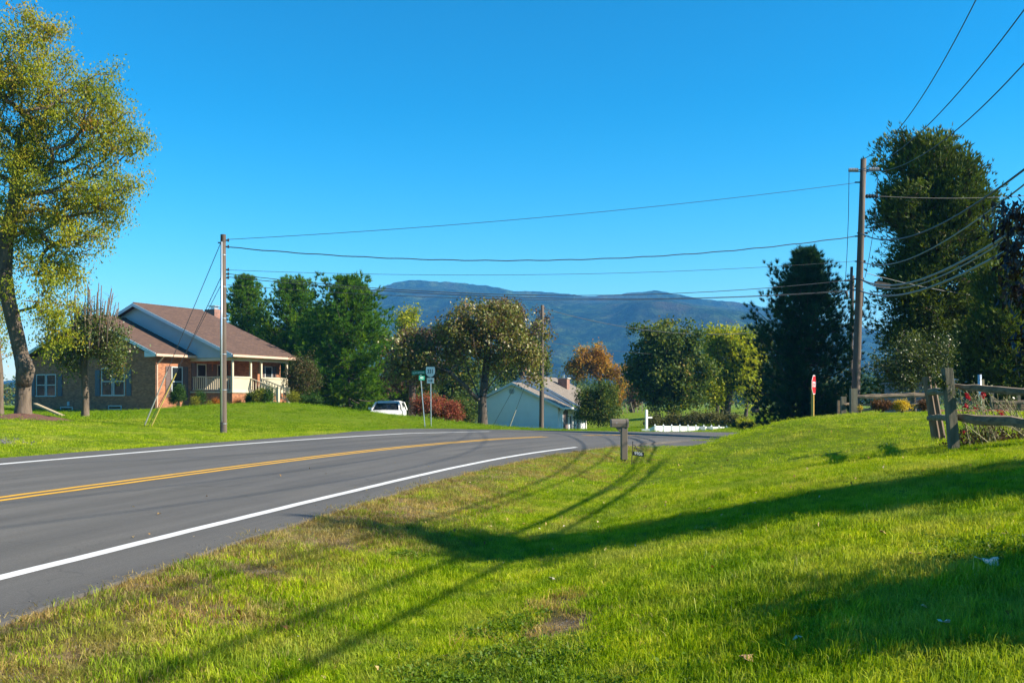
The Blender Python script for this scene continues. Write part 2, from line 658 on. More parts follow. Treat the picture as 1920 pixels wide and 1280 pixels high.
def hit(px, py):
    """walk along the view ray of a spot until it meets the terrain"""
    dx, dz = (px - 960) / F, (HZ - py) / F
    d = np.concatenate([np.arange(3, 60, 0.05), np.arange(60, 220, 0.25)])
    z = terrain(dx * d, d, hollow=False)
    k = np.argmax(EYE + dz * d <= z)
    return np.array([dx * d[k], d[k], z[k]])


# ------------------------------------------------------------------ ground sheet
def ground_mat():
    m, nt, b = nodes_of('lawn_ground')
    pos = coord(nt, 'Position')
    n1 = noise(nt, 0.35, 5, 0.65, pos)
    n2 = noise(nt, 6.0, 5, 0.7, pos)
    n3 = noise(nt, 40.0, 3, 0.7, pos)
    c = ramp(nt, n1, [(0.3, (0.085, 0.15, 0.002)), (0.5, (0.13, 0.195, 0.003)), (0.72, (0.19, 0.22, 0.01))])
    c2 = mixc(nt, 0.55, c, ramp(nt, n2, [(0.3, (0.08, 0.14, 0.004)), (0.7, (0.2, 0.26, 0.012))]))
    c3 = mixc(nt, 1.0, c2, ramp(nt, n3, [(0.25, (0.6,) * 3), (0.75, (1.35,) * 3)]), 'MULTIPLY')
    at = nt.nodes.new('ShaderNodeAttribute')
    at.attribute_name = 'dry'
    n4 = noise(nt, 1.7, 5, 0.7, pos)
    ma = nt.nodes.new('ShaderNodeMath')
    ma.operation = 'MULTIPLY_ADD'
    ma.inputs[1].default_value = 1.6
    nt.links.new(n4, ma.inputs[0])
    mb = nt.nodes.new('ShaderNodeMath')
    mb.operation = 'ADD'
    nt.links.new(at.outputs['Fac'], mb.inputs[0])
    ma.inputs[2].default_value = -1.0
    nt.links.new(ma.outputs[0], mb.inputs[1])
    ms = nt.nodes.new('ShaderNodeMapRange')
    ms.inputs['From Min'].default_value = 0.15
    ms.inputs['From Max'].default_value = 0.75
    nt.links.new(mb.outputs[0], ms.inputs['Value'])
    dirt = ramp(nt, n2, [(0.3, (0.15, 0.095, 0.05)), (0.6, (0.27, 0.2, 0.11)), (0.8, (0.4, 0.32, 0.2))])
    dirt = mixc(nt, 1.0, dirt, ramp(nt, n3, [(0.25, (0.55,) * 3), (0.75, (1.4,) * 3)]), 'MULTIPLY')
    c4 = mixc(nt, ms.outputs[0], c3, dirt)
    nt.links.new(c4, b.inputs['Base Color'])
    b.inputs['Roughness'].default_value = 0.95
    b.inputs['Specular IOR Level'].default_value = 0.1
    bump(nt, b, noise(nt, 30.0, 5, 0.75, pos), 1.0, 0.06)
    return m


def dryness(x, y):
    s, u = road_su(x, y)
    uR, uL = np.interp(s, SS, U_R), np.interp(s, SS, U_L)
    e, el = u - uR, -u - uL
    k = np.where(u > 0, (1 - smooth(e, 0.4, 2.5 + 1.0 * (1 - smooth(s, -12, -2)))) * (1 - 0.42 * smooth(s, 0, 14)), 0.75 * (1 - smooth(el, 0.0, 0.7)))
    return k


GRAVEL = []   # bare gravel patches (x, y, rx, ry)
for px, py, rx, ry in [(1062, 1172, 0.36, 0.62), (1060, 1128, 0.3, 0.34), (210, 1213, 0.22, 0.22), (40, 1272, 0.3, 0.2), (480, 1072, 0.42, 0.32), (650, 1000, 0.32, 0.3)]:
    h = hit(px, py)
    GRAVEL.append((h[0], h[1], rx, ry))


def gravelness(x, y):
    k = np.zeros(len(x))
    for gx, gy, rx, ry in GRAVEL:
        w = 0.45 + 1.1 * fbm(x * 5 + 11, y * 5 + 4, 3, 77)
        k = np.maximum(k, 1 - smooth(np.hypot((x - gx) / rx, (y - gy) / ry) / w, 0.6, 1.25))
    return k


def build_ground():
    ang = np.concatenate([np.arange(-32, 32, 0.2), np.arange(32, 328, 3.0)])
    ang = np.radians(ang)
    rr = [0.6]
    while rr[-1] < 110:
        rr.append(rr[-1] * 1.018)
    while rr[-1] < 4200:
        rr.append(rr[-1] * 1.09)
    rr = np.array(rr)
    na, nr = len(ang), len(rr)
    A, Rr = np.meshgrid(ang, rr)
    X, Y = (Rr * np.sin(A)).ravel(), (Rr * np.cos(A)).ravel()
    Z = terrain(X, Y)
    V = np.stack([X, Y, Z], 1)
    V = np.vstack([V, [[0, 0, gz(0, 0)]]])
    i = np.arange(nr - 1)[:, None] * na
    j = np.arange(na)[None]
    j2 = (j + 1) % na
    q = np.stack([(i + j).ravel(), (i + j2).ravel(), (i + na + j2).ravel(), (i + na + j).ravel()], 1)[:, ::-1]
    c = na * nr
    fan = np.stack([np.full(na, c), j2.ravel(), j.ravel(), j.ravel()], 1)
    dry = np.append(np.maximum(dryness(X, Y), 1.2 * gravelness(X, Y)), 0)
    o = fast_mesh('ground', V, q, ground_mat(), None, {'dry': dry}, smooth=True)
    # close the small hole under the camera
    fm = MB().add([V[c]] + [tuple(V[k]) for k in range(na)], [(0, k + 1, (k + 1) % na + 1)[::-1] for k in range(na)])
    o2 = fm.build('ground_centre', o.data.materials[0])
    tag(o2, kind='structure')
    return tag(o, kind='structure')


build_ground()


# ------------------------------------------------------------------ road surface and paint
def asphalt_mat():
    m, nt, b = nodes_of('asphalt')
    uv = coord(nt, 'UV')
    pos = coord(nt, 'Position')
    f1 = noise(nt, 75.0, 4, 0.9, pos)
    st = nt.nodes.new('ShaderNodeMapping')
    st.inputs['Scale'].default_value = (1.1, 0.05, 1)
    nt.links.new(uv, st.inputs[0])
    f2 = noise(nt, 1.6, 5, 0.6, st.outputs[0])
    f3 = noise(nt, 0.25, 4, 0.6, pos)
    c = ramp(nt, f1, [(0.25, (0.054, 0.051, 0.046)), (0.55, (0.102, 0.096, 0.087)), (0.8, (0.205, 0.195, 0.178))])
    c = mixc(nt, 1.0, c, ramp(nt, f2, [(0.3, (0.7,) * 3), (0.7, (1.22,) * 3)]), 'MULTIPLY')
    c = mixc(nt, 1.0, c, ramp(nt, f3, [(0.3, (0.92, 0.92, 0.94)), (0.7, (1.1, 1.08, 1.05))]), 'MULTIPLY')
    # hairline cracks
    vr = nt.nodes.new('ShaderNodeTexVoronoi')
    vr.feature = 'DISTANCE_TO_EDGE'
    vr.inputs['Scale'].default_value = 0.22
    ws = nt.nodes.new('ShaderNodeMapping')
    nt.links.new(pos, ws.inputs[0])
    wn_ = nt.nodes.new('ShaderNodeTexNoise')
    wn_.inputs['Scale'].default_value = 0.8
    wn_.inputs['Detail'].default_value = 6
    nt.links.new(pos, wn_.inputs['Vector'])
    va = nt.nodes.new('ShaderNodeVectorMath')
    va.operation = 'MULTIPLY_ADD'
    va.inputs[1].default_value = (2.2, 2.2, 0)
    nt.links.new(wn_.outputs['Color'], va.inputs[0])
    nt.links.new(pos, va.inputs[2])
    nt.links.new(va.outputs[0], vr.inputs['Vector'])
    ck = ramp(nt, vr.outputs['Distance'], [(0.0, (0.72,) * 3), (0.004, (1.0,) * 3)])
    c = mixc(nt, 0.8, c, ck, 'MULTIPLY')
    nt.links.new(c, b.inputs['Base Color'])
    b.inputs['Roughness'].default_value = 0.82
    b.inputs['Specular IOR Level'].default_value = 0.35
    bump(nt, b, f1, 0.5, 0.006)
    return m


def paint_mat(name, col):
    m, nt, b = nodes_of(name)
    pos = coord(nt, 'Position')
    f = noise(nt, 130.0, 3, 0.8, pos)
    f2 = noise(nt, 2.5, 4, 0.7, pos)
    c = ramp(nt, f, [(0.2, lerp3(col, 0.7)), (0.45, col), (0.8, lerp3(col, 1.1))])
    c = mixc(nt, 1.0, c, ramp(nt, f2, [(0.25, (0.82,) * 3), (0.6, (1.0,) * 3)]), 'MULTIPLY')
    nt.links.new(c, b.inputs['Base Color'])
    b.inputs['Roughness'].default_value = 0.7
    bump(nt, b, f, 0.4, 0.004)
    return m


def strip(name, s0, s1, uf0, uf1, nu, mat, lift, skirt=0.0, step=0.5, wob=0.0):
    ss = np.arange(s0, s1 + 1e-6, step)
    h = np.radians(np.interp(ss, _sp, _hp))
    px, py = np.interp(ss, SS, CX), np.interp(ss, SS, CY)
    V, UV = [], []
    fr = np.linspace(0, 1, nu)
    cols = list(fr)
    for k, s in enumerate(ss):
        a, b_ = uf0(s), uf1(s)
        row = []
        if skirt:
            row.append((a, -skirt))
        row += [(a + (b_ - a) * t, 0.0) for t in cols]
        if skirt:
            row.append((b_, -skirt))
        for u, dz in row:
            if wob and dz == 0 and (u == a or u == b_):
                u = u + wob * math.sin(s * 3.1 + u) * math.sin(s * 7.7)
            z = float(road_z(np.array([s]), np.array([u]))[0]) + lift + dz
            V.append((px[k] + u * math.cos(h[k]), py[k] - u * math.sin(h[k]), z))
            UV.append((u, s))
    n = nu + (2 if skirt else 0)
    Fc = []
    for k in range(len(ss) - 1):
        for i in range(n - 1):
            Fc.append((k * n + i, k * n + i + 1, (k + 1) * n + i + 1, (k + 1) * n + i))
    me = bpy.data.meshes.new(name)
    me.from_pydata(V, [], Fc)
    lay = me.uv_layers.new(name='UVMap')
    li = np.empty(len(me.loops), dtype=np.int64)
    me.loops.foreach_get('vertex_index', li)
    lay.data.foreach_set('uv', np.array(UV, dtype=np.float32)[li].ravel())
    me.materials.append(mat)
    o = bpy.data.objects.new(name, me)
    link(o)
    return tag(o, kind='structure')


ASPH = asphalt_mat()
WPAINT = paint_mat('white_road_paint', (0.62, 0.62, 0.6))
YPAINT = paint_mat('yellow_road_paint', (0.62, 0.33, 0.015))
fl = lambda v: (lambda s: v)
strip('road', -85, 120, lambda s: -float(np.interp(s, SS, U_L)), lambda s: float(np.interp(s, SS, U_R)), 12, ASPH, 0.0, 0.2, 0.5, 0.03)
strip('white_edge_line', -85, 20.5, fl(3.53), fl(3.68), 2, WPAINT, 0.004, 0, 0.5, 0.006)
strip('white_edge_line', -85, 27.5, fl(-3.68), fl(-3.53), 2, WPAINT, 0.004, 0, 0.5, 0.006)
for s0, s1 in ((-85, 26.0), (29.0, 33.5)):  # breaks where tree shadow hides the paint; short length drawn on the lit strip
    strip('yellow_centre_line', s0, s1, fl(0.06), fl(0.17), 2, YPAINT, 0.004, 0, 0.4, 0.008)
    strip('yellow_centre_line', s0, s1, fl(-0.17), fl(-0.06), 2, YPAINT, 0.004, 0, 0.4, 0.008)


def build_drive():
    # side drive that leaves the road behind the letter box
    pts = []
    for i in range(len(DRIVE) - 1):
        for t in np.linspace(0, 1, 9)[(1 if i else 0):]:
            pts.append((DRIVE[i][0] * (1 - t) + DRIVE[i + 1][0] * t, DRIVE[i][1] * (1 - t) + DRIVE[i + 1][1] * t))
    V, Fc = [], []
    offs = [-1.9, -1.9, -1.0, 0, 1.0, 1.9, 1.9]
    for k, (x, y) in enumerate(pts):
        a, b_ = pts[max(k - 1, 0)], pts[min(k + 1, len(pts) - 1)]
        dx, dy = b_[0] - a[0], b_[1] - a[1]
        l = math.hypot(dx, dy)
        nx, ny = dy / l, -dx / l
        flare = 1.0 + 0.9 * max(0.0, 1 - k / 7.0)
        for j, o_ in enumerate(offs):
            xx, yy = x + nx * o_ * flare, y + ny * o_ * flare
            s, u = road_su([xx], [yy])
            uR = float(np.interp(s[0], SS, U_R))
            z = float(terrain([xx], [yy], hollow=False)[0]) + 0.006
            if u[0] < uR + 0.6:
                z = min(z, float(road_z(s, np.minimum(u, uR))[0]) - 0.012)
            if j in (0, 6):
                z -= 0.15
            V.append((xx, yy, z))
    n = len(offs)
    for k in range(len(pts) - 1):
        for i in range(n - 1):
            Fc.append((k * n + i, k * n + i + 1, (k + 1) * n + i + 1, (k + 1) * n + i)[::-1])
    me = bpy.data.meshes.new('side_drive')
    me.from_pydata(V, [], Fc)
    uv_box(me)
    me.materials.append(ASPH)
    o = bpy.data.objects.new('side_drive', me)
    link(o)
    tag(o, kind='structure')


build_drive()


# ------------------------------------------------------------------ mountains and the air in front of them
def forest_mat():
    m, nt, b = nodes_of('mountain_forest')
    pos = coord(nt, 'Position')
    f = noise(nt, 0.028, 6, 0.8, pos)
    g = noise(nt, 0.006, 4, 0.6, pos)
    c = ramp(nt, f, [(0.38, (0.002, 0.009, 0.006)), (0.5, (0.02, 0.05, 0.018)), (0.62, (0.08, 0.13, 0.03))])
    c = mixc(nt, ramp(nt, g, [(0.45, (0, 0, 0)), (0.65, (0.6, 0.6, 0.6))]), c, (0.075, 0.045, 0.03))
    nt.links.new(c, b.inputs['Base Color'])
    b.inputs['Roughness'].default_value = 1.0
    b.inputs['Specular IOR Level'].default_value = 0.0
    h = noise(nt, 0.012, 5, 0.7, pos)
    c2 = mixc(nt, 1.0, c, ramp(nt, h, [(0.4, (0.45, 0.5, 0.6)), (0.6, (1.5, 1.45, 1.1))]), 'MULTIPLY')
    nt.links.new(c2, b.inputs['Base Color'])
    bump(nt, b, noise(nt, 0.04, 6, 0.8, pos), 1.0, 40.0)
    return m


def build_hills():
    rp = [-700, -300, 0, 300, 500, 640, 690, 715, 740, 770, 800, 840, 900, 960, 1040, 1110, 1150, 1185, 1235, 1275, 1310, 1350, 1420, 1500, 1650, 1900, 2400, 2900]
    rz = [735, 730, 715, 680, 618, 566, 546, 540, 531, 527, 528, 530, 535, 546, 550, 556, 553, 549, 547, 553, 560, 565, 574, 592, 620, 655, 690, 700]
    px = np.linspace(-700, 2900, 700)
    D = 2500.0
    top = (HZ - np.interp(px, rp, rz)) / F * D
    rows = np.linspace(0, 1.35, 110)
    V = []
    for t in rows:
        d = 900 + (D - 900) * t
        x = (px - 960) / F * d
        y = np.full_like(px, d)
        k = smooth(np.array([t]), 0.0, 1.0)[0] if t <= 1 else 1 - 0.6 * smooth(np.array([t]), 1.0, 1.5)[0]
        base = top * (0.55 * k + 0.45 * k * k)
        spur = (fbm(x / 330.0, y / 900.0, 4, 3) - 0.47) * 260 * k * (1 - k) ** 1.3 * 4.4
        spur = spur + (fbm(x / 120.0 + 5, y / 420.0, 3, 13) - 0.45) * 380 * k * (1 - k) ** 1.3
        fine = (fbm(x / 45.0, y / 45.0, 3, 9) - 0.45) * 34 * (0.2 + 0.8 * (1 - k) ** 0.5)
        tree = (fbm(x / 7.0, y / 12.0, 2, 21) - 0.4) * 5.0
        z = base + spur + fine
        cap = top * min(1.0, 0.28 + 0.68 * t) + 0.4 * fine
        z = np.where(t < 0.97, np.minimum(z, cap - 0.12 * np.maximum(0, z - cap) ** 0.5), z)
        V.append(np.stack([x, y, z + tree - 6 * (t == 0)], 1))
    V = np.vstack(V)
    n = len(px)
    i = np.arange(len(rows) - 1)[:, None] * n
    j = np.arange(n - 1)[None]
    q = np.stack([(i + j).ravel(), (i + j + 1).ravel(), (i + n + j + 1).ravel(), (i + n + j).ravel()], 1)
    o = fast_mesh('mountain_ridge', V, q, forest_mat(), smooth=True)
    tag(o, kind='structure')


build_hills()


def build_haze():
    m = bpy.data.materials.new('haze_air')
    m.use_nodes = True
    nt = m.node_tree
    nt.nodes.clear()
    out = nt.nodes.new('ShaderNodeOutputMaterial')
    pv = nt.nodes.new('ShaderNodeVolumePrincipled')
    pv.inputs['Color'].default_value = (0.12, 0.47, 1.0, 1)
    pv.inputs['Density'].default_value = 0.00021
    pv.inputs['Anisotropy'].default_value = 0.0
    nt.links.new(pv.outputs[0], out.inputs['Volume'])
    mb = MB().box2((-3900, -4300, -4.5), (3900, 4300, 360.0))
    o = mb.build('haze', m)
    tag(o, kind='stuff')


build_haze()
# ------------------------------------------------------------------ trees
def edges_mesh(A, B, rA, rB, n=5):
    """frusta for each edge A->B"""
    d = B - A
    L = np.linalg.norm(d, axis=1, keepdims=True) + 1e-9
    d = d / L
    ref = np.where(np.abs(d[:, 2:3]) > 0.9, np.array([[1.0, 0, 0]]), np.array([[0, 0, 1.0]]))
    u = np.cross(d, ref)
    u /= np.linalg.norm(u, axis=1, keepdims=True) + 1e-9
    w = np.cross(d, u)
    k = np.arange(n) * 2 * PI / n
    cs, sn = np.cos(k), np.sin(k)
    ring = u[:, None, :] * cs[None, :, None] + w[:, None, :] * sn[None, :, None]
    VA = A[:, None, :] + ring * rA[:, None, None]
    VB = B[:, None, :] + ring * rB[:, None, None]
    V = np.concatenate([VA, VB], axis=1).reshape(-1, 3)
    m = len(A)
    base = np.arange(m)[:, None] * 2 * n
    i = np.arange(n)[None]
    j = (i + 1) % n
    q = np.stack([base + i, base + j, base + n + j, base + n + i], -1).reshape(-1, 4)
    return V, q


def skeleton(trunk, targets, step=0.4, rng=RNG, jitter=0.12, rise=0.25, tpar=None):
    nodes = [np.array(p, float) for p in trunk]
    par = [-1] + list(range(len(trunk) - 1)) if tpar is None else list(tpar)
    N = np.zeros((len(trunk) + len(targets) * 60, 3))
    N[:len(trunk)] = trunk
    cnt = len(trunk)
    par += [0] * (len(N) - len(par))
    par = np.array(par)
    top = np.array(trunk[-1], float)
    order = np.argsort(np.linalg.norm(targets - top, axis=1))
    tips = []
    for t in order:
        T = targets[t]
        pts = N[:cnt]
        dv = T - pts
        dist = np.linalg.norm(dv, axis=1)
        hor = np.hypot(dv[:, 0], dv[:, 1])
        cost = dist + 1.4 * np.maximum(0, pts[:, 2] - T[2] + rise * hor)
        cost[:max(1, len(trunk) // 3) if tpar is None else 5] += 3
        k = int(np.argmin(cost))
        n = min(50, max(1, int(dist[k] / step)))
        p0 = pts[k].copy()
        g = par[k]
        d0 = (p0 - N[g]) if g >= 0 else np.array([0, 0, 1.0])
        d0 = d0 / (np.linalg.norm(d0) + 1e-9)
        ctrl = p0 + d0 * dist[k] * 0.3 + np.array([0, 0, 0.08 * dist[k]])
        prev = k
        for i in range(1, n + 1):
            s = i / n
            q = (1 - s) ** 2 * p0 + 2 * s * (1 - s) * ctrl + s * s * T
            if i < n:
                q = q + rng.normal(0, jitter * step, 3)
            N[cnt] = q
            par[cnt] = prev
            prev = cnt
            cnt += 1
        tips.append(prev)
    return N[:cnt], par[:cnt], np.array(tips)


def radii(N, par, tips, r_tip, r_base, ex=2.2):
    w = np.zeros(len(N))
    w[tips] = 1
    for i in range(len(N) - 1, 0, -1):
        w[par[i]] += w[i] if par[i] >= 0 else 0
    w = np.maximum(w, 1)
    r = w ** (1 / ex)
    r = r_tip + (r - 1) * (r_base - r_tip) / max(r.max() - 1, 1e-6)
    return r


def leaves(centers, per, sigma, size, rng, tint_c=None, droop=0.3, wid=0.5, flat=0.3, fold=0.12, tint_sd=0.12):
    """diamond leaves scattered round centers; returns verts, quads, tint"""
    n = len(centers) * per
    c = np.repeat(centers, per, axis=0) + rng.normal(0, 1, (n, 3)) * sigma
    d = rng.normal(0, 1, (n, 3))
    d[:, 2] -= droop * 2
    d /= np.linalg.norm(d, axis=1, keepdims=True) + 1e-9
    nn = rng.normal(0, 1, (n, 3))
    nn[:, 2] += flat * 3
    w = np.cross(d, nn)
    w /= np.linalg.norm(w, axis=1, keepdims=True) + 1e-9
    nrm = np.cross(w, d)
    L = size * rng.uniform(0.6, 1.3, (n, 1))
    W = L * wid
    v0 = c
    v1 = c + d * L * 0.5 + w * W * 0.5 + nrm * L * fold
    v2 = c + d * L
    v3 = c + d * L * 0.5 - w * W * 0.5 + nrm * L * fold
    V = np.stack([v0, v1, v2, v3], 1).reshape(-1, 3)
    q = np.arange(n * 4).reshape(-1, 4)
    t = (np.repeat(tint_c, per) if tint_c is not None else np.full(n, 0.5)) + rng.normal(0, tint_sd, n)
    return V, q, np.repeat(np.clip(t, 0, 1), 4)


def sample_blobs(blobs, n, rng, shell=0.45):
    """points in a union of ellipsoids (center, radii)"""
    sub = []
    for c, q in blobs:                       # break each lobe into smaller clumps so the outline is uneven
        k = 13
        d = rng.normal(0, 1, (k, 3))
        d /= np.linalg.norm(d, axis=1, keepdims=True)
        r = rng.uniform(0.35, 0.92, (k, 1))
        for i in range(k):
            f = rng.uniform(0.36, 0.6)
            sub.append((np.array(c) + d[i] * r[i] * np.array(q) * 0.82, np.array(q) * f))
    blobs = sub
    vol = np.array([b[1][0] * b[1][1] * b[1][2] for b in blobs]) ** 0.75
    pick = rng.choice(len(blobs), n, p=vol / vol.sum())
    d = rng.normal(0, 1, (n, 3))
    d /= np.linalg.norm(d, axis=1, keepdims=True)
    r = rng.uniform(0, 1, (n, 1)) ** shell
    C = np.array([b[0] for b in blobs])[pick]
    Q = np.array([b[1] for b in blobs])[pick]
    return C + d * r * Q


def pblobs(lst, d, depth=0.85):
    """crown lobes given as seen from the road: (x, y, half-width, half-height[, extra distance])"""
    out = []
    for b in lst:
        dd = d + (b[4] if len(b) > 4 else 0)
        c = P(b[0], b[1], dd)
        rx, rz = b[2] * dd / F, b[3] * dd / F
        out.append((c, np.array([rx, min(rx, rz * 1.6) * depth, rz])))
    return out


def tree(name, label, base, trunk, blobs, mat, bark, n_tips=260, per=60, sigma=0.35, size=0.15, r_base=0.3, r_tip=0.012, step=0.45,
         droop=0.3, wid=0.5, group=None, cat='tree', seed=1, shell=0.45, extra=0.0, tint_sd=0.12, flare=1.35, sides=5, grow=True, flat=0.3, more=None, limbs=None):
    rng = np.random.default_rng(seed)
    base = np.array(base, float)
    root = thing(name, label, cat, tuple(base), 0, group)
    tg = sample_blobs(blobs, n_tips, rng, shell)
    kp = tg[:, 2] > base[2] + 0.15
    tg = tg[kp] if kp.sum() > 5 else tg + np.array([0, 0, base[2] + 0.2 - tg[:, 2].min()])
    if more is not None:
        tg = np.vstack([tg, more])
    tr = np.array(trunk, float)
    # resample trunk
    dens = []
    for i in range(len(tr) - 1):
        k = max(1, int(np.linalg.norm(tr[i + 1] - tr[i]) / step))
        for j in range(k):
            dens.append(tr[i] + (tr[i + 1] - tr[i]) * j / k)
    dens.append(tr[-1])
    tpar = None
    if limbs:
        tpar = [-1] + list(range(len(dens) - 1))
        for lb in limbs:
            k0 = int(np.argmin(np.linalg.norm(np.array(dens) - np.array(lb[0]), axis=1)))
            pts = [dens[k0]] + [np.array(q, float) for q in lb[1:]]
            prev = k0
            for i in range(len(pts) - 1):
                k = max(1, int(np.linalg.norm(pts[i + 1] - pts[i]) / step))
                for j in range(1, k + 1):
                    dens.append(pts[i] + (pts[i + 1] - pts[i]) * j / k + rng.normal(0, 0.03, 3))
                    tpar.append(prev)
                    prev = len(dens) - 1
    N, par, tips = skeleton(np.array(dens), tg, step, rng, tpar=tpar)
    r = radii(N, par, tips, r_tip, r_base)
    nt = len(dens)
    hgt = N[:, 2] - base[2]
    r = r * (1 + (flare - 1) * np.exp(-np.maximum(hgt, 0) / 0.35) * (np.arange(len(N)) < nt))
    ch = np.arange(1, len(N))
    pa = par[1:]
    main = np.full(len(N), -1)
    for c_ in ch:
        p_ = par[c_]
        if main[p_] < 0 or r[c_] > r[main[p_]]:
            main[p_] = c_
    rA = np.where(main[pa] == ch, r[pa], np.minimum(r[pa], r[ch] * 1.15))
    V, q = edges_mesh(N[pa] - base, N[ch] - base, rA, r[ch], sides)
    tk = fast_mesh('trunk', V, q, bark, root, smooth=True)
    # leaves round tips and along the last twigs
    cen = [N[tips]]
    if extra > 0:
        thin = np.where((r < r_tip * 3.0) & (np.arange(len(N)) >= nt))[0]
        if len(thin):
            cen.append(N[rng.choice(thin, int(len(tips) * extra))])
    cen = np.vstack(cen)
    tc = np.clip(0.5 + rng.normal(0, 0.16, len(cen)) + 0.25 * (fbm(cen[:, 0] * 0.5 + 50, cen[:, 2] * 0.5 + 50, 2, seed) - 0.4), 0, 1)
    lv, lq, lt = leaves(cen - base, per, sigma, size, rng, tc, droop, wid, flat, 0.12, tint_sd)
    fast_mesh('crown', lv, lq, mat, root, {'tint': lt})
    return root


def needles(pts, dirs, n, length, width, rng, spread=0.55):
    """tufts of thin triangles round each point, pointing about dirs"""
    m = len(pts) * n
    p = np.repeat(pts, n, axis=0)
    d = np.repeat(dirs, n, axis=0) + rng.normal(0, spread, (m, 3))
    d /= np.linalg.norm(d, axis=1, keepdims=True) + 1e-9
    w = np.cross(d, rng.normal(0, 1, (m, 3)))
    w /= np.linalg.norm(w, axis=1, keepdims=True) + 1e-9
    L = length * rng.uniform(0.6, 1.2, (m, 1))
    V = np.stack([p - w * width * 0.5, p + w * width * 0.5, p + d * L], 1).reshape(-1, 3)
    return V, np.arange(m * 3).reshape(-1, 3)


def pine(name, label, base, height, rad, mat, bark, seed=1, tuft=9, nl=0.2, nw=0.03, crown_from=0.06, group=None, prof=None, whorl=0.42, lean=(0, 0), dens=1.0, up=0.25, taper=1.0, r_trunk=None):
    rng = np.random.default_rng(seed)
    base = np.array(base, float)
    root = thing(name, label, 'tree', tuple(base), 0, group)
    segs = 16
    hh = np.linspace(0, height, segs)
    T = np.stack([lean[0] * (hh / height) ** 1.3 + 0.04 * np.sin(hh * 1.1), lean[1] * hh / height, hh], 1)
    rt = r_trunk or height * 0.017
    rr = rt * (1 - hh / height * 0.93)
    A, B, ra, rb = [T[:-1]], [T[1:]], [rr[:-1]], [rr[1:]]
    pts, dirs, tint = [], [], []
    if prof is None:
        prof = [(0, 0.85), (0.15, 1.0), (0.45, 0.85), (0.75, 0.5), (1.0, 0.04)]
    pz, pr = zip(*prof)
    h = height * crown_from
    while h < height * 0.985:
        t = (h / height - crown_from) / (1 - crown_from)
        Rb = rad * np.interp(t, pz, pr)
        nb = max(3, int(6 * dens))
        a0 = rng.uniform(0, 2 * PI)
        for k in range(nb):
            a = a0 + 2 * PI * k / nb + rng.normal(0, 0.25)
            L = Rb * rng.uniform(0.6, 1.15) * (1.25 if rng.random() < 0.12 else 1)
            if L < 0.12:
                L = 0.12
            o = np.array([np.interp(h, hh, T[:, 0]), np.interp(h, hh, T[:, 1]), h])
            n = max(3, int(L / 0.32))
            s = np.linspace(0, 1, n + 1)
            slope = np.interp(t, [0, 0.5, 1], [-0.12, up, 0.75]) + rng.normal(0, 0.1)
            sag = 0.25 * L
            out = np.stack([np.cos(a) * L * s, np.sin(a) * L * s, slope * L * s - sag * s * (1 - s) * 1.2 + 0.18 * L * s ** 3], 1)
            br = o + out + rng.normal(0, 0.03, out.shape) * s[:, None]
            A.append(br[:-1]); B.append(br[1:])
            rb0 = 0.012 + 0.012 * L
            ra.append(rb0 * (1 - s[:-1] * 0.8)); rb.append(rb0 * (1 - s[1:] * 0.8))
            tb = rng.normal(0.5, 0.14)
            for i in range(n + 1):
                if s[i] < 0.22 and L > 0.8:
                    continue
                dv = br[min(i + 1, n)] - br[max(i - 1, 0)]
                dv = dv / (np.linalg.norm(dv) + 1e-9)
                m = max(1, int((1.6 + 3.4 * (1 - abs(s[i] - 0.7))) * dens))
                spread = 0.09 + 0.26 * min(L, 2.2) * (1 - 0.55 * s[i]) * 0.6
                off = rng.normal(0, spread, (m, 3)) * np.array([1, 1, 0.45])
                pts.append(br[i] + off)
                dd = dv[None] * 0.8 + off / (np.linalg.norm(off, axis=1, keepdims=True) + 0.1) * 0.6 + np.array([0, 0, 0.55])
                dirs.append(dd)
                tint.append(np.full(m, tb) + rng.normal(0, 0.1, m))
        h += whorl * rng.uniform(0.75, 1.25) * (1 - 0.4 * t * taper)
    A, B, ra, rb = np.vstack(A), np.vstack(B), np.concatenate(ra), np.concatenate(rb)
    V, q = edges_mesh(A, B, ra, rb, 4)
    fast_mesh('trunk', V, q, bark, root, smooth=True)
    pts, dirs, tint = np.vstack(pts), np.vstack(dirs), np.concatenate(tint)
    V, q = needles(pts, dirs, tuft, nl, nw, rng)
    fast_mesh('crown', V, q, mat, root, {'tint': np.repeat(np.clip(tint, 0, 1), tuft * 3)})
    return root


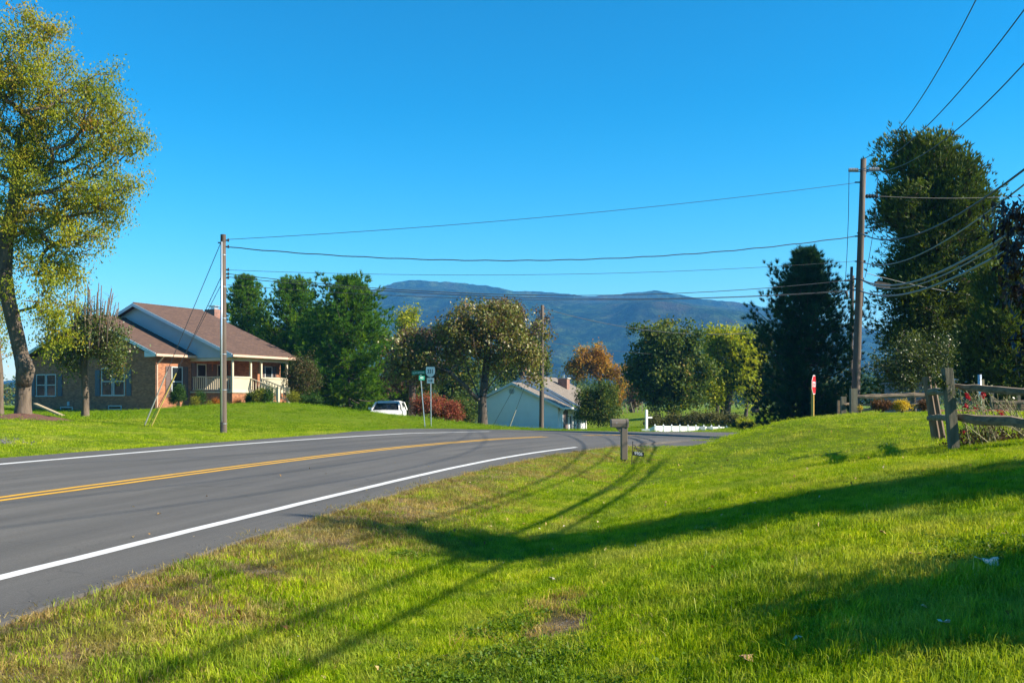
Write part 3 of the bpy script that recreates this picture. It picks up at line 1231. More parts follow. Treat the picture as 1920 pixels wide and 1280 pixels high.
def cedar(name, label, base, trunk, blobs, mat, bark, n_tips=300, sprays=16, size=0.3, sigma=0.3, seed=1, r_base=0.3, group=None, shell=0.35, cat='tree', wid=0.2):
    """evergreen of feathery upswept sprays"""
    rng = np.random.default_rng(seed)
    base = np.array(base, float)
    root = thing(name, label, cat, tuple(base), 0, group)
    tg = sample_blobs(blobs, n_tips, rng, shell)
    tg = tg[tg[:, 2] > base[2] + 0.1]
    tr = np.array(trunk, float)
    dens = []
    for i in range(len(tr) - 1):
        k = max(1, int(np.linalg.norm(tr[i + 1] - tr[i]) / 0.5))
        for j in range(k):
            dens.append(tr[i] + (tr[i + 1] - tr[i]) * j / k)
    dens.append(tr[-1])
    N, par, tips = skeleton(np.array(dens), tg, 0.5, rng, 0.15, rise=0.6)
    r = radii(N, par, tips, 0.01, r_base)
    ch, pa = np.arange(1, len(N)), par[1:]
    V, q = edges_mesh(N[pa] - base, N[ch] - base, np.minimum(r[pa], r[ch] * 1.3), r[ch], 5)
    fast_mesh('trunk', V, q, bark, root, smooth=True)
    c = N[tips] - base
    n = len(c) * sprays
    off = rng.normal(0, sigma, (n, 3))
    p = np.repeat(c, sprays, axis=0) + off
    axis = np.array([0, 0, 1.0])
    mid = np.mean([b[0] for b in blobs], axis=0) - base
    out = p - mid
    out[:, 2] *= 0.3
    out /= np.linalg.norm(out, axis=1, keepdims=True) + 1e-6
    d = out * 0.7 + axis * 0.7
    tc = np.clip(0.5 + rng.normal(0, 0.18, len(c)), 0, 1)
    k = 5
    m = n * k
    pp = np.repeat(p, k, axis=0)
    dd = np.repeat(d, k, axis=0) + rng.normal(0, 0.45, (m, 3))
    dd /= np.linalg.norm(dd, axis=1, keepdims=True)
    w = np.cross(dd, rng.normal(0, 1, (m, 3)))
    w /= np.linalg.norm(w, axis=1, keepdims=True) + 1e-9
    L = size * rng.uniform(0.5, 1.2, (m, 1))
    V = np.stack([pp, pp + dd * L * 0.45 + w * L * wid * 0.5, pp + dd * L, pp + dd * L * 0.45 - w * L * wid * 0.5], 1).reshape(-1, 3)
    tint = np.clip(np.repeat(np.repeat(tc, sprays), k) + rng.normal(0, 0.12, m), 0, 1)
    fast_mesh('crown', V, np.arange(m * 4).reshape(-1, 4), mat, root, {'tint': np.repeat(tint, 4)})
    return root


def bush(name, label, px, py, d, blobs, mat, cat='shrub', n=60, per=40, sigma=0.12, size=0.07, seed=1, group=None, wid=0.55, bark=None, r_base=0.03, ground=None, shell=0.4, droop=0.0, tint_sd=0.15):
    b = P(px, py, d)
    z = gz(b[0], b[1]) - 0.02 if ground is None else ground
    base = (b[0], b[1], z)
    bl = pblobs(blobs, d, 0.95)
    cz = min(x[0][2] for x in bl)
    top = np.array([b[0], b[1], z + max(0.05, 0.35 * (cz - z))])
    return tree(name, label, base, [base, top], bl, mat, bark or MAT['bark_dark'], n, per, sigma, size, r_base, 0.005, 0.15, droop, wid,
                group, cat, seed, shell, 0, tint_sd, 1.1, 4)


G = {}
G['willow'] = leaf_mat('yellow_green_leaf', [(0.0, (0.20, 0.085, 0.012)), (0.2, (0.21, 0.17, 0.012)), (0.5, (0.165, 0.185, 0.012)), (1.0, (0.06, 0.10, 0.012))], 0.45, k=1.75)
G['pear'] = leaf_mat('grey_green_leaf', [(0.0, (0.16, 0.05, 0.02)), (0.2, (0.12, 0.12, 0.02)), (0.5, (0.08, 0.115, 0.025)), (1.0, (0.035, 0.06, 0.018))], 0.35, 0.4, 0.5, k=1.30)
G['pine'] = leaf_mat('pine_needle', [(0.0, (0.012, 0.04, 0.008)), (0.45, (0.032, 0.08, 0.006)), (1.0, (0.095, 0.145, 0.005))], 0.2, 0.7, 0.05, k=2.1)
G['pine_blue'] = leaf_mat('dark_pine_needle', [(0.0, (0.008, 0.03, 0.018)), (0.5, (0.016, 0.05, 0.024)), (1.0, (0.04, 0.085, 0.018))], 0.2, 0.6, k=1.7)
G['catalpa'] = leaf_mat('brown_green_leaf', [(0.0, (0.08, 0.045, 0.02)), (0.22, (0.11, 0.07, 0.026)), (0.4, (0.075, 0.095, 0.014)), (0.7, (0.13, 0.14, 0.02)), (0.85, (0.17, 0.14, 0.035)), (1.0, (0.22, 0.18, 0.08))], 0.3, 0.45, 0.45, k=1.50)
G['brown'] = leaf_mat('dull_brown_leaf', [(0.0, (0.05, 0.035, 0.022)), (0.5, (0.09, 0.055, 0.035)), (1.0, (0.13, 0.09, 0.04))], 0.25, k=1.3)
G['dark'] = leaf_mat('dark_green_leaf', [(0.0, (0.018, 0.035, 0.01)), (0.5, (0.035, 0.062, 0.012)), (1.0, (0.075, 0.10, 0.015))], 0.3, k=1.50)
G['maple'] = leaf_mat('maple_leaf', [(0.0, (0.02, 0.042, 0.012)), (0.45, (0.045, 0.078, 0.014)), (0.8, (0.10, 0.12, 0.016)), (1.0, (0.16, 0.10, 0.015))], 0.35, k=1.50)
G['lime'] = leaf_mat('yellow_lime_leaf', [(0.0, (0.06, 0.09, 0.008)), (0.5, (0.14, 0.165, 0.008)), (1.0, (0.24, 0.21, 0.012))], 0.45, k=2.0)
G['orange'] = leaf_mat('orange_leaf', [(0.0, (0.09, 0.05, 0.02)), (0.3, (0.22, 0.10, 0.016)), (0.55, (0.32, 0.17, 0.018)), (0.75, (0.16, 0.13, 0.018)), (1.0, (0.06, 0.08, 0.018))], 0.4, k=1.40)
G['red'] = leaf_mat('red_leaf', [(0.0, (0.07, 0.02, 0.015)), (0.4, (0.20, 0.045, 0.03)), (0.65, (0.24, 0.09, 0.05)), (0.85, (0.12, 0.11, 0.03)), (1.0, (0.06, 0.09, 0.02))], 0.35, k=1.50)
G['shrub'] = leaf_mat('shrub_leaf', [(0.0, (0.015, 0.04, 0.008)), (0.5, (0.03, 0.075, 0.01)), (1.0, (0.06, 0.115, 0.012))], 0.25, k=1.20)
G['gold'] = leaf_mat('gold_shrub_leaf', [(0.0, (0.06, 0.09, 0.01)), (0.5, (0.17, 0.18, 0.015)), (1.0, (0.3, 0.28, 0.03))], 0.35, k=1.20)
G['crape'] = leaf_mat('crape_leaf', [(0.0, (0.10, 0.04, 0.025)), (0.35, (0.06, 0.065, 0.018)), (1.0, (0.035, 0.06, 0.014))], 0.3, k=1.30)
G['mum'] = leaf_mat('orange_flower', [(0.0, (0.2, 0.05, 0.012)), (0.5, (0.38, 0.14, 0.02)), (1.0, (0.5, 0.26, 0.03))], 0.3)
G['yellow'] = leaf_mat('yellow_flower', [(0.0, (0.3, 0.22, 0.02)), (0.35, (0.55, 0.38, 0.02)), (1.0, (0.75, 0.58, 0.1))], 0.3)
G['rust'] = leaf_mat('rust_flower', [(0.0, (0.05, 0.06, 0.015)), (0.5, (0.14, 0.06, 0.03)), (1.0, (0.2, 0.1, 0.04))], 0.3)
G['cedar'] = leaf_mat('cedar_spray', [(0.0, (0.07, 0.045, 0.02)), (0.15, (0.03, 0.045, 0.01)), (0.5, (0.05, 0.078, 0.010)), (1.0, (0.10, 0.125, 0.012))], 0.25, k=1.45)
G['gloss'] = leaf_mat('glossy_leaf', [(0.0, (0.03, 0.05, 0.012)), (0.5, (0.07, 0.10, 0.018)), (1.0, (0.15, 0.17, 0.03))], 0.3, 0.42, 0.5, k=1.05)
G['purple'] = leaf_mat('purple_leaf', [(0.0, (0.012, 0.006, 0.008)), (0.6, (0.03, 0.012, 0.014)), (1.0, (0.08, 0.035, 0.015))], 0.15, 0.35, 0.5)
G['olive'] = leaf_mat('olive_hedge_leaf', [(0.0, (0.06, 0.055, 0.025)), (0.5, (0.085, 0.09, 0.03)), (1.0, (0.15, 0.14, 0.05))], 0.3, k=1.30)


def B(px, py, d, sink=0.05):
    b = P(px, py, d)
    return np.array([b[0], b[1], gz(b[0], b[1]) - sink])


def build_trees():
    # big leaning tree by the left edge
    b = B(43, 782, 37, 0.15)
    tk = [b] + [P(x, y, d) for x, y, d in [(44, 730, 37), (45, 690, 37), (32, 630, 37), (16, 565, 37), (8, 510, 37), (12, 450, 37.1), (24, 390, 37.3), (34, 320, 37.4), (36, 240, 37.5)]]
    bl = pblobs([(50, 110, 80, 95), (25, 215, 110, 130), (130, 215, 100, 110), (215, 285, 68, 95), (150, 380, 105, 95), (60, 420, 110, 110), (70, 560, 70, 110, -1), (205, 390, 55, 45),
                 (-90, 230, 140, 200), (-110, 480, 110, 150), (105, 610, 42, 75, -1), (235, 350, 40, 50), (190, 160, 45, 45), (165, 455, 52, 48), (110, 500, 62, 48), (60, 330, 85, 80), (250, 270, 30, 45), (80, 50, 50, 45)], 37)
    tree('maple_tree', 'big yellow-green tree with a leaning knobbly trunk in a ring of red mulch', b, tk, bl, G['willow'], MAT['bark'], 1050, 62, 0.21, 0.12, 0.28, 0.010, 0.5,
         0.75, 0.42, seed=3, shell=0.5, extra=0.35, flare=1.35, sides=8, tint_sd=0.09)
    big = [o for o in SC.objects if o.name == 'maple_tree'][0]
    MB().tube([P(44, 722, 36.95) - b, P(46, 706, 36.9) - b, P(48, 693, 36.85) - b, P(44, 680, 36.9) - b, P(40, 668, 36.95) - b], [0.27, 0.31, 0.335, 0.31, 0.25], 10).build('burl', MAT['bark'], big, True)
    b = B(0, 778, 41)
    tree('maple_tree', 'thinner tree partly hidden behind the big leaning trunk', b, [b, P(0, 700, 41), P(-14, 560, 41), P(-30, 430, 41)],
         pblobs([(-60, 420, 90, 130), (10, 600, 40, 90), (-50, 620, 70, 80)], 41.5), G['willow'], MAT['bark'], 200, 50, 0.28, 0.125, 0.13, seed=5, droop=0.7, wid=0.42)
    # pruned tree in front of the brick wall
    b = B(160, 783, 46)
    tree('pear_tree', 'small pruned tree with bare cut stems rising above its crown', b, [b, P(160, 735, 46), P(157, 690, 46), P(158, 640, 46)],
         pblobs([(180, 640, 62, 52), (140, 672, 40, 42), (205, 655, 42, 40), (165, 600, 55, 35), (215, 685, 30, 34), (118, 640, 25, 40), (225, 625, 30, 25)], 46),
         G['pear'], MAT['bark'], 230, 34, 0.2, 0.12, 0.17, 0.012, 0.35, 0.35, 0.6, seed=8, shell=0.55, flare=1.2, sides=7)
    rng = np.random.default_rng(4)
    mb = MB()
    for k in range(42):
        x0 = rng.uniform(122, 222)
        y1 = rng.uniform(515, 575) + abs(x0 - 172) * 0.45
        d = 46 + rng.uniform(-0.9, 0.9)
        p0, p1 = P(160 + (x0 - 160) * 0.75, 655, d), P(x0 + rng.normal(0, 2), y1, d)
        pm = p0 + (p1 - p0) * 0.5 + rng.normal(0, 0.04, 3)
        mb.tube([p0 - b, pm - b, p1 - b], [0.038, 0.03, rng.uniform(0.010, 0.026)], 5)
        if rng.random() < 0.7:
            for q in range(4):
                s = rng.uniform(0.5, 1.0)
                a = p0 + (p1 - p0) * s
                mb.tube([a - b, a - b + np.array([rng.normal(0, 0.18), rng.normal(0, 0.18), rng.uniform(0.1, 0.3)])], [0.008, 0.004], 4)
    root = [o for o in SC.objects if o.name.startswith('pear_tree')][0]
    tag(mb.build('cut_stems', MAT['bark'], root, True), kind='stuff')

    # pines behind the brick house
    for px, py, d, top, wpx, lab, sd, ln in [
            (462, 765, 88, 508, 58, 'slim pine rising behind the bright left pole', 11, 0),
            (548, 765, 84, 512, 72, 'tall broad pine behind the porch end of the brick house', 12, 0.2),
            (605, 768, 80, 572, 74, 'dense middle pine filling the gap in the row of pines', 13, 0),
            (652, 775, 72, 512, 96, 'bright broad pine above the white car, nearest of the row', 14, 0.2),
            (505, 765, 92, 612, 60, 'shorter pine standing furthest back between the slim and the broad pine', 15, 0)]:
        bb = B(px, py, d)
        h = (EYE + (HZ - top) / F * d) - bb[2] - 0.55
        pine('pine_tree', lab, bb, h, wpx / F * d, G['pine'], MAT['bark_dark'], sd, 20, 0.34, 0.05, 0.05, 'pines behind the brick house',
             [(0, 0.95), (0.2, 1.0), (0.5, 0.85), (0.75, 0.62), (0.9, 0.3), (1.0, 0.05)], 0.47, (ln, 0), 1.3)
    # crape myrtle and shrubs by the house are set with the house
    # brown-green spreading tree by the road
    b = B(905, 798, 60)
    tk = [b, P(905, 775, 60), P(904, 757, 60), P(905, 744, 60)]
    limbs = [[P(x, y, d) for x, y, d in l] for l in (
        [(903, 758, 60), (878, 728, 59.6), (846, 700, 59.2), (800, 678, 58.8)], [(904, 752, 60), (884, 712, 60.6), (866, 660, 61.2), (850, 620, 61.5)],
        [(905, 745, 60), (932, 706, 59.5), (962, 670, 59), (988, 648, 58.6)], [(906, 738, 60), (928, 690, 61), (948, 630, 61.8)], [(903, 756, 60), (866, 735, 61), (815, 705, 62), (765, 690, 62.5)],
        [(905, 744, 60), (898, 690, 59), (886, 620, 58.2)], [(905, 744, 60), (912, 690, 60.4), (916, 620, 60.8)])]
    bl = pblobs([(905, 612, 80, 44), (848, 630, 62, 46), (962, 628, 56, 50), (800, 672, 52, 38), (758, 676, 36, 44), (775, 650, 40, 40), (745, 700, 24, 26), (990, 668, 34, 40), (900, 585, 60, 24), (885, 660, 66, 30), (950, 672, 48, 24), (1020, 622, 14, 26), (935, 585, 40, 26), (815, 705, 36, 20), (1000, 705, 22, 16)], 60, 1.0)
    tree('catalpa_tree', 'spreading brown and green tree in front of the pale blue house', b, tk, bl, G['catalpa'], MAT['bark_dark'], 800, 32, 0.24, 0.18, 0.27, 0.016, 0.4,
         0.5, 0.62, seed=21, shell=0.55, extra=0.15, flare=1.25, sides=7, tint_sd=0.24, limbs=limbs)
    for nm, px, py, d, bls, g, lab, sd, nt, per, sz in [
            ('brown_tree', 772, 792, 67, [(762, 655, 36, 44), (742, 700, 24, 36), (790, 690, 36, 34), (800, 640, 30, 30)], 'brown', 'brown leaved tree just left of the spreading tree, behind the street signs', 38, 210, 40, 0.19),
            ('small_tree', 768, 790, 92, [(765, 605, 34, 36), (770, 660, 36, 40)], 'lime', 'yellow-green tree top showing left of the spreading brown tree', 31, 90, 60, 0.22),
            ('dark_tree', 735, 785, 79, [(735, 665, 36, 62), (720, 730, 45, 45), (780, 715, 50, 55), (765, 750, 42, 36), (705, 758, 32, 24)], 'dark', 'dark green tree just right of the bright pine', 32, 230, 60, 0.25),
            ('dark_tree', 830, 790, 88, [(835, 735, 55, 50), (860, 690, 60, 45), (880, 760, 35, 30)], 'maple', 'shaded green tree behind the red shrub', 33, 170, 60, 0.25),
            ('brown_tree', 975, 790, 104, [(950, 590, 50, 34), (985, 610, 40, 40), (1000, 660, 42, 45)], 'brown', 'dull brown tree showing above the roof of the pale blue house', 34, 150, 55, 0.25),
            ('small_tree', 1018, 790, 98, [(1005, 670, 32, 42), (1018, 690, 20, 30), (940, 690, 50, 30)], 'maple', 'green tree directly behind the chimney side of the pale house', 35, 110, 55, 0.25),
            ('orange_tree', 1125, 790, 112, [(1110, 660, 38, 26), (1130, 690, 48, 34), (1160, 715, 26, 34), (1085, 690, 30, 30), (1140, 740, 35, 25)], 'orange', 'orange autumn tree beyond the pale house', 36, 210, 52, 0.26),
            ('brown_tree', 1186, 785, 120, [(1186, 742, 16, 24)], 'brown', 'small bare brown tree beside the orange tree', 37, 40, 40, 0.22)]:
        bb = B(px, py, d)
        cz = np.mean([P(x[0], x[1], d) for x in bls], axis=0)
        tree(nm, lab, bb, [bb, bb * 0.5 + cz * 0.5, cz], pblobs(bls, d), G[g], MAT['bark_dark'], nt, per, 0.3, sz, 0.25, 0.015, 0.6, 0.4, 0.6, seed=sd, shell=0.5)
    # maples beyond the crossroads
    b = B(1262, 790, 84)
    tree('maple_tree', 'dark green maple standing behind the white fence', b, [b, P(1258, 730, 84), P(1252, 660, 84)],
         pblobs([(1215, 640, 42, 46), (1250, 640, 55, 46), (1290, 650, 48, 45), (1230, 690, 62, 55), (1285, 700, 60, 52), (1215, 720, 42, 46), (1260, 745, 62, 36), (1190, 690, 24, 40)], 84),
         G['maple'], MAT['bark_dark'], 480, 56, 0.29, 0.25, 0.35, 0.015, 0.55, 0.4, 0.7, seed=41, shell=0.45)
    b = B(1362, 790, 88)
    tree('lime_tree', 'yellow-green tree with several dark stems right of the maple', b, [b, P(1368, 740, 88), P(1372, 690, 88)],
         pblobs([(1350, 640, 42, 36), (1385, 645, 44, 40), (1395, 690, 42, 50), (1355, 690, 42, 46), (1345, 735, 26, 28), (1330, 665, 26, 36)], 88),
         G['lime'], MAT['bark_dark'], 330, 56, 0.29, 0.24, 0.3, 0.015, 0.55, 0.4, 0.65, seed=42, shell=0.45)
    for px, d, top, lab, sd in [(1343, 87, 735, 'slim dark trunk at the left of the yellow-green tree', 1), (1352, 89, 730, 'leaning slim trunk close against the yellow-green tree', 2),
                                (1398, 90, 690, 'straight dark trunk at the right of the yellow-green tree', 3)]:
        b = B(px, 790, d)
        tree('young_tree', lab, b, [b, P(px + 3, 760, d), P(px + 8 * (sd - 2), top, d)], pblobs([(px + 8 * (sd - 2), top - 8, 18, 26)], d), G['lime'], MAT['bark_dark'], 40, 40, 0.35, 0.22, 0.16, seed=50 + sd,
             group='slim trunks by the yellow-green tree')
    b = B(1416, 782, 100)
    tree('ash_tree', 'soft green tree on the rising lawn left of the dark pine', b, [b, P(1418, 750, 100), P(1424, 700, 100)],
         pblobs([(1425, 660, 26, 46), (1440, 710, 28, 40), (1415, 690, 30, 40), (1452, 735, 22, 26)], 100), G['maple'], MAT['bark_dark'], 220, 54, 0.32, 0.24, 0.4, seed=44, shell=0.45)
    # dark pine and the big cedar on the right
    b = B(1512, 785, 47)
    h = (EYE + (HZ - 470) / F * 47) - b[2]
    pine('pine_tree', 'dark blue-green pine behind the stop sign', b, h, 2.5, G['pine_blue'], MAT['bark_dark'], 61, 34, 0.26, 0.022, 0.02, None,
         [(0, 0.95), (0.3, 1.0), (0.5, 0.9), (0.68, 0.68), (0.8, 0.44), (0.88, 0.27), (0.95, 0.14), (1.0, 0.03)], 0.34, (0, 0), 1.5, 0.35)
    b = B(1728, 775, 44)
    tree_ = cedar('cedar_tree', 'tall dense cedar with a reddish trunk behind the tall utility pole', b,
                  [b, P(1730, 700, 44), P(1728, 600, 44), P(1732, 500, 44), P(1735, 400, 44), P(1742, 310, 44)],
                  pblobs([(1715, 310, 67, 59), (1785, 315, 60, 63), (1715, 385, 81, 74), (1790, 385, 87, 74), (1720, 460, 86, 80), (1795, 460, 93, 80), (1715, 540, 86, 69), (1800, 560, 93, 69), (1740, 630, 117, 69), (1700, 700, 72, 57), (1760, 275, 28, 25), (1700, 275, 35, 27), (1850, 470, 58, 66), (1855, 590, 60, 66), (1790, 640, 80, 60)], 44),
                  G['cedar'], MAT['bark_red'], 950, 46, 0.24, 0.24, 71, 0.36, shell=0.6, wid=0.2)
    b = B(1895, 765, 40)
    cedar('cedar_tree', 'lower spreading evergreen at the right edge beside the tall cedar', b, [b, P(1890, 700, 40), P(1885, 600, 40), P(1880, 520, 40)],
          pblobs([(1880, 540, 50, 50), (1870, 620, 75, 60), (1900, 690, 80, 50), (1840, 690, 60, 50), (1940, 600, 60, 80), (1890, 745, 90, 25)], 40),
          G['cedar'], MAT['bark_dark'], 460, 42, 0.24, 0.25, 72, 0.3, shell=0.6, wid=0.2)
    b = B(1716, 775, 35)
    tree('holly_tree', 'glossy leaved small tree in front of the tall cedar', b, [b, P(1712, 735, 35), P(1706, 690, 35)],
         pblobs([(1705, 655, 50, 40), (1755, 660, 35, 34), (1660, 680, 36, 34), (1740, 700, 48, 34), (1690, 715, 40, 26), (1770, 700, 26, 26)], 35),
         G['gloss'], MAT['bark'], 230, 42, 0.17, 0.085, 0.09, 0.008, 0.25, 0.2, 0.5, seed=75, shell=0.5, sides=5)
    # purple leaved tree at the right edge; its lower branches reach into the picture
    b = np.array([7.5, 11.3, gz(7.5, 11.3) - 0.05])
    mr = np.random.default_rng(2)
    more = np.vstack([P(x, y, dd) + mr.normal(0, 1, (n, 3)) * np.array([rx, 0.18, rz]) for x, y, n, rx, rz, dd in
                      [(1904, 405, 14, 0.07, 0.06, 11), (1914, 450, 15, 0.08, 0.12, 11), (1908, 490, 10, 0.07, 0.05, 11.2), (1920, 545, 12, 0.06, 0.03, 10.8), (1925, 640, 12, 0.06, 0.10, 11)]])
    bl = [(np.array([7.6, 11.3, 3.3]), np.array([1.3, 1.2, 1.2])), (np.array([7.4, 11.1, 2.5]), np.array([1.1, 1.1, 0.6]))]
    tree('plum_tree', 'dark purple leaved branch hanging in at the right edge', b, [b, b + [0, 0, 0.9], b + [0.1, 0.1, 1.8]], bl, G['purple'], MAT['bark_dark'], 170, 13, 0.08, 0.10, 0.08, 0.005, 0.25,
         0.75, 0.42, seed=81, shell=0.5, more=more)
    # round tree out of view near the camera (its shade lies in the lower right corner)
    b = np.array([8.1, 5.1, gz(8.1, 5.1) - 0.05])
    tree('apple_tree', 'low round tree standing out of view beside the right-hand lawn', b, [b, b + [0, 0, 0.8], b + [-0.1, 0.1, 1.6]],
         [(np.array([8.1, 5.1, 2.9]), np.array([1.6, 1.9, 1.05])), (np.array([7.8, 5.3, 2.3]), np.array([1.4, 1.6, 0.75]))], G['maple'], MAT['bark_dark'], 760, 54, 0.16, 0.11, 0.11, 0.006, 0.3, 0.4, 0.6, seed=82, shell=0.45)
    # tall narrow tree out of view on the right (its shadow crosses the lawn)
    b = np.array([13.6, 9.9, gz(13.6, 9.9) - 0.05])
    top = 10.6
    bl = [(np.array([13.6, 9.9, 1.0 + z]), np.array([r_, r_, 0.9])) for z, r_ in [(1.2, 2.7), (2.4, 2.7), (3.6, 2.4), (4.8, 2.0), (6.0, 1.6), (7.2, 1.15), (8.3, 0.75), (9.2, 0.35)]]
    cedar('cedar_tree', 'pointed cedar standing out of view on the right-hand lawn', b, [b, b + [0, 0, 4], b + [0, 0, 8.6]], bl, G['cedar'], MAT['bark_red'], 460, 16, 0.32, 0.3, 83, 0.2, shell=0.4)
    return


build_trees()


def far_woods():
    rng = np.random.default_rng(99)
    V, Q, T = [], [], []
    cen, tc = [], []
    for a in np.concatenate([np.arange(-48, 48, 0.55), np.arange(48, 312, 1.3)]):  # arc behind the camera is out of view, added to darken window reflections
        d = rng.uniform(230, 330) if a < 48 else rng.uniform(120, 170)
        h = rng.uniform(6, 10.5) if a < 48 else rng.uniform(9, 14)
        x, y = d * math.sin(R(a)), d * math.cos(R(a))
        z = gz(x, y)
        m = 46
        p = rng.normal(0, 1, (m, 3))
        p /= np.linalg.norm(p, axis=1, keepdims=True)
        p = p * rng.uniform(0.5, 1, (m, 1)) * np.array([2.6 if a < 48 else 3.4, 2.6, h * 0.5]) + np.array([x, y, z + h * 0.52])
        cen.append(p)
        tc.append(np.full(m, rng.uniform(0.2, 0.9)))
    cen, tc = np.vstack(cen), np.concatenate(tc)
    v, q, t = leaves(cen, 9, 0.7, 0.75, rng, tc, 0.1, 0.8, 0.3)
    o = fast_mesh('far_woods', v, q, G['maple'], None, {'tint': t})
    tag(o, 'low far wood along the foot of the blue mountain, continued unseen behind the camera', 'wood', kind='stuff')


far_woods()
# ------------------------------------------------------------------ brick house
def window(parent, x, y, z0, z1, w, axis, shutters=None, name='window', rows=2, sh_w=0.42):
    """axis 'x': window in a wall facing +x at x, centred on y; axis 'y': wall facing -y at y, centred on x"""
    def bx(mb, a0, a1, b0, b1, p0, p1):
        # a along wall, b height, p proud (outwards)
        if axis == 'x':
            mb.box2((x + p0, y + a0, b0), (x + p1, y + a1, b1))
        else:
            mb.box2((x + a0, y - p1, b0), (x + a1, y - p0, b1))
    h = z1 - z0
    t = 0.07
    f = MB()
    bx(f, -w / 2, -w / 2 + t, z0, z1, -0.03, 0.035)
    bx(f, w / 2 - t, w / 2, z0, z1, -0.03, 0.035)
    bx(f, -w / 2 + t, w / 2 - t, z1 - t, z1, -0.03, 0.035)
    bx(f, -w / 2 - 0.03, w / 2 + 0.03, z0 - 0.06, z0 + 0.02, -0.03, 0.07)
    fo = f.build(name, MAT['frame'], parent)
    s = MB()
    bx(s, -w / 2 + t, w / 2 - t, z0 + h * 0.5 - 0.03, z0 + h * 0.5 + 0.03, -0.02, 0.025)
    s.build('sash_rail', MAT['frame'], fo)
    for a, b in ((z0 + 0.02, z0 + h * 0.5 - 0.03), (z0 + h * 0.5 + 0.03, z1 - t)):
        g = MB()
        bx(g, -w / 2 + t, w / 2 - t, a, b, -0.012, 0.006)
        g.build('pane', MAT['glass'], fo)
    if shutters:
        for sg in (-1, 1):
            m = MB()
            c = sg * (w / 2 + 0.05 + sh_w / 2)
            bx(m, c - sh_w / 2, c + sh_w / 2, z0 - 0.04, z1 + 0.02, 0.004, 0.02)
            n = 9
            for k in range(n):
                zz = z0 + (h - 0.06) * (k + 0.3) / n
                bx(m, c - sh_w / 2 + 0.06, c + sh_w / 2 - 0.06, zz, zz + h / n * 0.55, 0.02, 0.035)
            bx(m, c - sh_w / 2, c - sh_w / 2 + 0.05, z0 - 0.04, z1 + 0.02, 0.02, 0.042)
            bx(m, c + sh_w / 2 - 0.05, c + sh_w / 2, z0 - 0.04, z1 + 0.02, 0.02, 0.042)
            m.build('shutter', shutters, parent)
    return fo


def baluster_rail(name, parent, p0, p1, h, n, mat, gap=0.1):
    """sloped or level railing from p0 to p1 (feet)"""
    p0, p1 = np.array(p0, float), np.array(p1, float)
    m = MB()
    up = np.array([0, 0, 1.0])
    m.bar(p0 + up * h, p1 + up * h, 0.09, 0.05)
    m.bar(p0 + up * gap, p1 + up * gap, 0.07, 0.05)
    o = m.build(name, mat, parent)
    b = MB().box2((-0.022, -0.022, gap + 0.028), (0.022, 0.022, h - 0.028))
    first = None
    for k in range(n):
        q = p0 + (p1 - p0) * (k + 0.5) / n
        if first is None:
            first = b.build('baluster', mat, o)
            c = first
        else:
            c = clone(first, o)
        c.location = tuple(q)
    return o


